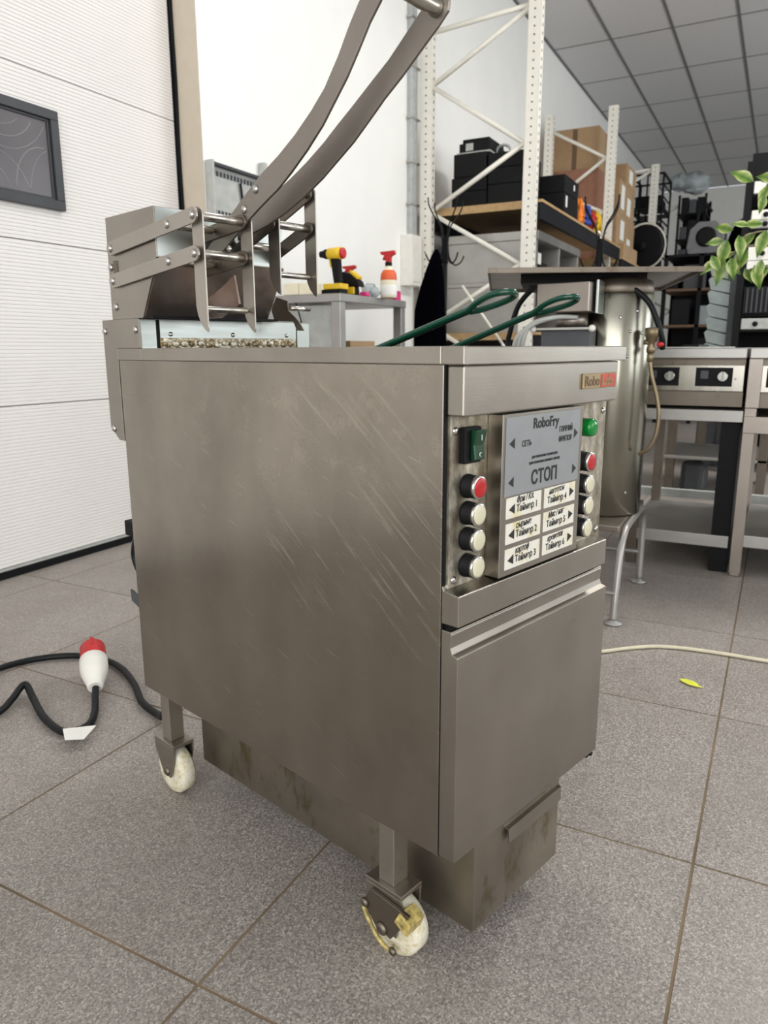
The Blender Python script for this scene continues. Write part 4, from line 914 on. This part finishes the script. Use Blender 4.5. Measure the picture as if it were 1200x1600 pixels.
# ------------------------------------------------------------------ cylinder machine (peeler-like drum on tubular legs)
CM = thing('drum_machine', 'polished steel drum machine on bent tubular legs behind the fryer', 'drum machine', (2.69, .52, 0))
cx, cy = 2.690, .525
MB().lathe((cx, cy, .315), (0, 0, 1), [(0, .120), (.006, .127), (.745, .127), (.750, .124)], 48).build('drum', M['drum'], CM)
MB().lathe((cx, cy, 1.064), (0, 0, 1), [(0, .124), (.004, .127), (.040, .120), (.055, .09), (.058, .05)], 40).build('drum_cap', M['steel_dark'], CM)
MB().box(2.44, 2.94, .42, .63, .296, .315).build('base_plate', M['steel_brown'], CM, bev=.003)
for y in (.410, .640):
    MB().tube([(2.385, y, .010), (2.400, y, .10), (2.440, y, .235), (2.490, y, .285), (2.56, y, .300), (2.80, y, .305), (2.855, y, .295), (2.885, y, .25), (2.890, y, .15), (2.890, y, .010)], .0125, 12, 6).build('leg_frame', M['steel_table'], CM)
    for x in (2.385, 2.890): MB().lathe((x, y, 0), (0, 0, 1), [(0, .030), (.006, .030), (.009, .014), (.014, .014)], 16).build('foot', M['steel_table'], CM)
MB().cyl((2.395, .41, .10), (2.395, .64, .10), .009, 8).cyl((2.889, .41, .12), (2.889, .64, .12), .009, 8).build('stretcher', M['steel_table'], CM)
# lid plate
MB().prism([(2.296, .840), (2.590, .243), (3.350, .475), (3.098, 1.120)], 'z', 1.130, 1.1335).build('lid_plate', M['steel_table'], CM)
ed = [(2.296, .840), (2.590, .243), (3.350, .475), (3.098, 1.120)]
le = MB()
for a_, b_ in zip(ed, ed[1:]+ed[:1]):
    d = Vector((b_[0]-a_[0], b_[1]-a_[1], 0)).normalized(); n3 = Vector((-d.y, d.x, 0))*.003
    le.prism([(a_[0]-n3.x, a_[1]-n3.y), (b_[0]-n3.x, b_[1]-n3.y), (b_[0]+n3.x, b_[1]+n3.y), (a_[0]+n3.x, a_[1]+n3.y)], 'z', 1.118, 1.1340)
le.build('lid_flange', M['steel_dark'], CM)
MB().prism([(2.50, .80), (2.66, .42), (3.05, .52), (2.94, .92)], 'z', 1.100, 1.1295).lathe((2.70, .56, 1.08), (0, 0, 1), [(0, .06), (.049, .07)], 20).build('lid_hub', M['black'], CM)
for p in ((2.572, .482, .985), (2.585, .448, .940), (2.620, .418, .935), (2.600, .435, 1.005), (2.585, .455, .86), (2.60, .433, .40)):
    d = Vector((p[0]-cx, p[1]-cy, 0)).normalized(); q = Vector((cx, cy, p[2]))+d*.127
    MB().lathe(q, d, [(0, .0055), (.002, .005), (.004, .002)], 10).build('rivet', M['chrome'], CM)
# motor box in front-left of the drum
rb_ = Matrix.Rotation(-.10, 3, 'Z')
MB().box(2.44, 2.56, .548, .722, 1.000, 1.092, rot=rb_).build('motor_cover', M['steel_brown'], CM, bev=.003)
MB().box(2.47, 2.56, .534, .543, .995, 1.100).build('cover_cheek', M['steel_clean'], CM, bev=.002)
MB().lathe((2.53, .630, .950), (0, 0, 1), [(0, .052), (.052, .052)], 24).build('motor_neck', M['steel_brown'], CM)
MB().box(2.47, 2.56, .555, .715, .45, .948).build('motor_panel', M['grey_dark'], CM, bev=.003)
MB().box(2.452, 2.472, .545, .728, .945, .953).build('panel_flange', M['steel_table'], CM, bev=.001)
for y in (.738, .546): MB().lathe((2.462, y, .949), (-1, 0, 0), [(0, .011), (.010, .011), (.014, .008), (.018, .003)], 14).build('knob', M['plastic_white'], CM)
MB().tube([(2.60, .70, 1.105), (2.62, .76, 1.108), (2.66, .812, 1.088), (2.68, .865, 1.034), (2.69, .895, .944), (2.70, .905, .88), (2.70, .90, .60), (2.70, .80, .33)], .0095, 8, 6).build('black_hose', M['cord_black'], CM)
MB().tube([(2.62, .56, 1.098), (2.60, .50, 1.098), (2.60, .462, 1.082), (2.60, .404, 1.036), (2.60, .372, .975), (2.61, .352, .915), (2.63, .352, .885)], .0095, 8, 6).build('black_hose', M['cord_black'], CM)
gh = MB()
for k in range(3): gh.tube([(2.48, .60+.01*k, .985), (2.44, .66+.02*k, .985-.004*k), (2.43, .735+.012*k, .965-.01*k), (2.44, .765+.014*k, .91), (2.47, .775+.012*k, .84), (2.49, .76, .70), (2.50, .70, .5)], .0075, 8, 5)
gh.build('grey_hoses', M['grey_metal'], CM)
vl = MB().lathe((2.600, .384, .872), (0, 0, 1), [(0, .013), (.012, .015), (.020, .011), (.032, .011), (.036, .018), (.050, .019), (.052, .022), (.078, .022), (.080, .018)], 14).cyl((2.600, .384, .905), (2.60, .408, .905), .008, 10).build('brass_valve', M['brass'], CM)
MB().lathe((2.600, .366, .898), (0, -1, 0), [(0, .005), (.006, .009), (.014, .008), (.022, .003)], 12).build('valve_knob', M['red'], vl)
MB().cyl((2.600, .384, .842), (2.600, .384, .872), .010, 10).build('lower_ring', M['brass'], vl)
MB().tube([(2.60, .384, .845), (2.60, .376, .80), (2.60, .355, .73), (2.60, .344, .667), (2.60, .350, .60), (2.60, .370, .555), (2.61, .400, .535)], .0065, 8, 6).build('braided_hose', M['brass'], vl)

# ------------------------------------------------------------------ counters on the right
def counter(y0, y1, lab, bez, frame_z=(.606, .651), x0=3.15, ztop=.886):
    c = thing('induction_counter', lab, 'counter', (x0+.35, (y0+y1)/2, 0), 0, 'induction counters')
    x1 = x0+.68
    MB().box(x0-.012, x1, y0, y1, .846, ztop).build('worktop', M['steel_table'], c, bev=.004)
    MB().box(x0+.015, x1-.02, y0+.004, y1-.004, .664, .846).build('body', M['steel_dark'], c)
    fp = MB().box(x0+.002, x0+.0148, y0+.004, y1-.004, .722, .822).build('control_panel', M['polished'], c, bev=.002)
    for (a, b_) in bez:
        bz = MB().box(x0-.0008, x0+.0018, a, b_, .741, .812).build('bezel', M['black'], fp, bev=.002)
        MB().lathe((x0-.0008, a+.034, .779), (-1, 0, 0), [(0, .019), (.003, .021), (.012, .020), (.016, .017)], 20).build('knob', M['chrome'], bz)
        MB().box(x0-.020, x0-.016, a+.030, a+.038, .762, .797).build('knob_grip', M['grey_metal'], bz)
        MB().box(x0-.0018, x0-.0010, b_-.045, b_-.018, .770, .800).build('display', M['grey_dark'], bz)
    for y in (y0+.035, y1-.035):
        MB().lathe((x0+.002, y, .770), (-1, 0, 0), [(0, .004), (.002, .002)], 8).build('screw', M['chrome'], fp)
    return c
c1 = counter(.116, .520, 'stainless induction counter with two knobs, beside the drum machine', ((.161, .292), (.352, .480)))
MB().box(3.145, 3.85, .110, .525, .606, .651).build('stand_beam', M['steel_table'], c1, bev=.002)
MB().box(3.165, 3.83, .120, .515, .102, .151).build('lower_shelf', M['steel_table'], c1, bev=.002)
for (x, y) in ((3.155, .47), (3.80, .47), (3.80, .125)): MB().box(x, x+.04, y, y+.04, 0, .606).build('leg', M['steel_dark'], c1, bev=.002)
MB().box(3.172, 3.174, .118, .186, .001, .645).box(3.174, 3.60, .1165, .1180, .001, .645).build('side_cheek', M['black'], c1)
MB().box(3.25, 3.70, .19, .43, .8865, .8905).build('glass_plate', M['plastic_white'], c1)
MB().box(3.26, 3.72, .30, .36, .8865, .9).build('cooking_strip', M['black'], c1)
c2 = counter(-.62, .108, 'stainless induction counter at the right edge of the room view', ((-.085, .045), (-.30, -.17)), x0=3.13)
MB().box(3.125, 3.83, -.62, .108, .568, .632).build('stand_beam', M['steel_brown'], c2, bev=.002)
MB().box(3.15, 3.82, -.61, .072, .118, .166).build('lower_shelf', M['steel_table'], c2, bev=.002)
for (x, y) in ((3.13, .066), (3.13, -.615), (3.79, .066), (3.79, -.615)): MB().box(x, x+.042, y, y+.042, .012, .664).box(x+.004, x+.038, y+.004, y+.038, 0, .012).build('leg', M['steel_brown'], c2, bev=.002)
MB().box(3.118, 3.13, .060, .108, .664, .846).build('corner_post', M['steel_brown'], c2, bev=.002)
# rear low table and rolled sheet under it
RT = thing('low_table', 'stainless low table with shelf seen under the induction counter', 'table', (5.15, .49, 0))
for (x, y) in ((4.83, .53), (5.41, .41), (4.80, .02), (5.45, .02)): MB().box(x, x+.05, y, y+.05, 0, .80).build('leg', M['steel_dark'], RT)
MB().box(4.80, 5.50, .02, .60, .80, .84).build('tabletop', M['steel_table'], RT, bev=.003)
MB().box(4.80, 5.50, .02, .60, .225, .245).build('shelf', M['steel_table'], RT, bev=.003)
rs2 = MB(); rs2.prism([(4.92, .0), (5.25, .0), (5.33, .05), (5.30, .12), (5.16, .16), (4.95, .20)], 'y', .36, .50)
rs2.build('grey_tool_case', M['grey_dark'], bev=.03, tagd=('rounded grey case lying on the floor under the low table', 'case'))
MB().prism([(.60, .615), (.72, .59), (.74, .66), (.70, .70), (.60, .69)], 'x', 5.2, 5.5).build('hung_bin', M['black'], RT, bev=.01, label='black bin slung at the side of the table')
MB().box(3.98, 4.02, -.5, 1.0, .14, .18).box(3.98, 4.02, -.5, 1.0, .0, .03).build('floor_rail', M['grey_metal'], tagd=('pair of long grey metal rails lying low behind the counters', 'rail'))

# ------------------------------------------------------------------ potted plant leaning in from the right
PL = thing('potted_plant', 'variegated green and cream leafed plant leaning in from the right edge', 'plant', (3.42, -.22, .887))
MB().lathe((3.42, -.22, .887), (0, 0, 1), [(0, .065), (.004, .07), (.12, .085), (.15, .09), (.152, .078), (.14, .075)], 24).build('pot', M['terracotta'], PL)
MB().lathe((3.42, -.22, 1.02), (0, 0, 1), [(0, .072), (.006, .072)], 20).build('soil', M['card_dark'], PL)
tips = []
stems = [[(3.42, -.22, 1.02), (3.41, -.15, 1.25), (3.38, -.05, 1.42), (3.34, .06, 1.48), (3.31, .135, 1.50)],
         [(3.42, -.22, 1.02), (3.40, -.12, 1.20), (3.36, .00, 1.30), (3.32, .12, 1.32), (3.30, .20, 1.29)],
         [(3.41, -.22, 1.02), (3.38, -.12, 1.15), (3.34, .00, 1.24), (3.31, .14, 1.27), (3.30, .22, 1.24)],
         [(3.41, -.22, 1.02), (3.39, -.10, 1.12), (3.35, .00, 1.17), (3.32, .10, 1.19), (3.31, .15, 1.18)]]
for s_ in stems: MB().tube(s_, .0035, 6, 6).build('stem', M['stem'], PL)
lb = bmesh.new(); prof = [(0, 0), (.006, .005), (.020, .016), (.036, .0235), (.054, .0225), (.074, .0125), (.094, .0025), (.100, 0)]
rows = []
for i, (x_, h_) in enumerate(prof):
    zc = -.026*(x_/.1)**2
    rows.append([lb.verts.new((x_, -h_, zc+abs(h_)*.22)), lb.verts.new((x_, -h_*.5, zc+abs(h_)*.08)), lb.verts.new((x_, 0, zc)), lb.verts.new((x_, h_*.5, zc+abs(h_)*.08)), lb.verts.new((x_, h_, zc+abs(h_)*.22))])
for A_, B_ in zip(rows, rows[1:]):
    for i in range(4): 
        try: lb.faces.new([A_[i], A_[i+1], B_[i+1], B_[i]]).smooth = True
        except ValueError: pass
bmesh.ops.remove_doubles(lb, verts=lb.verts, dist=1e-5)
leaf_me = bpy.data.meshes.new('leaf'); lb.to_mesh(leaf_me); lb.free(); leaf_me.materials.append(M['leaf'])
rl_ = random.Random(21)
LV = [((.160, 1.500), 30, 1.1), ((.105, 1.485), -60, .95), ((.060, 1.500), 10, 1.1), ((.120, 1.450), -85, .8), ((.03, 1.46), -50, 1.0),
      ((.215, 1.330), 15, .9), ((.160, 1.340), 20, .8), ((.250, 1.300), -10, .75), ((.235, 1.300), -80, 1.2), ((.195, 1.310), -105, 1.1), ((.165, 1.270), -70, 1.2), ((.135, 1.320), -40, 1.0), ((.100, 1.320), -75, 1.15), ((.085, 1.280), -120, 1.1), ((.060, 1.340), -60, 1.1), ((.115, 1.350), 5, .9), ((.05, 1.27), -90, 1.2),
      ((.265, 1.225), -40, .9), ((.245, 1.235), -85, 1.25), ((.285, 1.240), -120, .9), ((.215, 1.230), -100, 1.0), ((.185, 1.225), -60, 1.0), ((.200, 1.250), -20, .7), ((.225, 1.21), -140, .8),
      ((.150, 1.185), -150, .8), ((.130, 1.195), -110, 1.1), ((.105, 1.215), -80, .85), ((.085, 1.20), -60, .9), ((.165, 1.19), -120, .75)]
Rloc = Vector((3.42, -.22, .887))
for (y, z), deg, scl in LV:
    # leaf base at (y,z), pointing towards angle deg (0 = towards the wall side / image left, -90 = down)
    a_ = math.radians(deg); d = Vector((rl_.uniform(-.35, .15), math.cos(a_), math.sin(a_))).normalized()
    nrm = Vector((-1, rl_.uniform(-.5, .5), rl_.uniform(-.1, .7))); yv = nrm.cross(d).normalized(); zv = d.cross(yv).normalized()
    o = bpy.data.objects.new('leaf', leaf_me); COL.objects.link(o); o.parent = PL
    mt = Matrix((d, yv, zv)).transposed().to_4x4(); 
    o.matrix_local = Matrix.Translation(Vector((3.31+rl_.uniform(-.03, .03), y, z))-Rloc) @ mt @ Matrix.Scale(scl*.88, 4)

# clear plastic sheets bunched above the far stock
bgb.build('plastic_sheet', M['clear_bag'], tagd=('bunched clear plastic sheet on top of the black shelving tower', 'plastic sheet'))

for o in bpy.data.objects:
    for k in ('_off', '_local'):
        if k in o: del o[k]
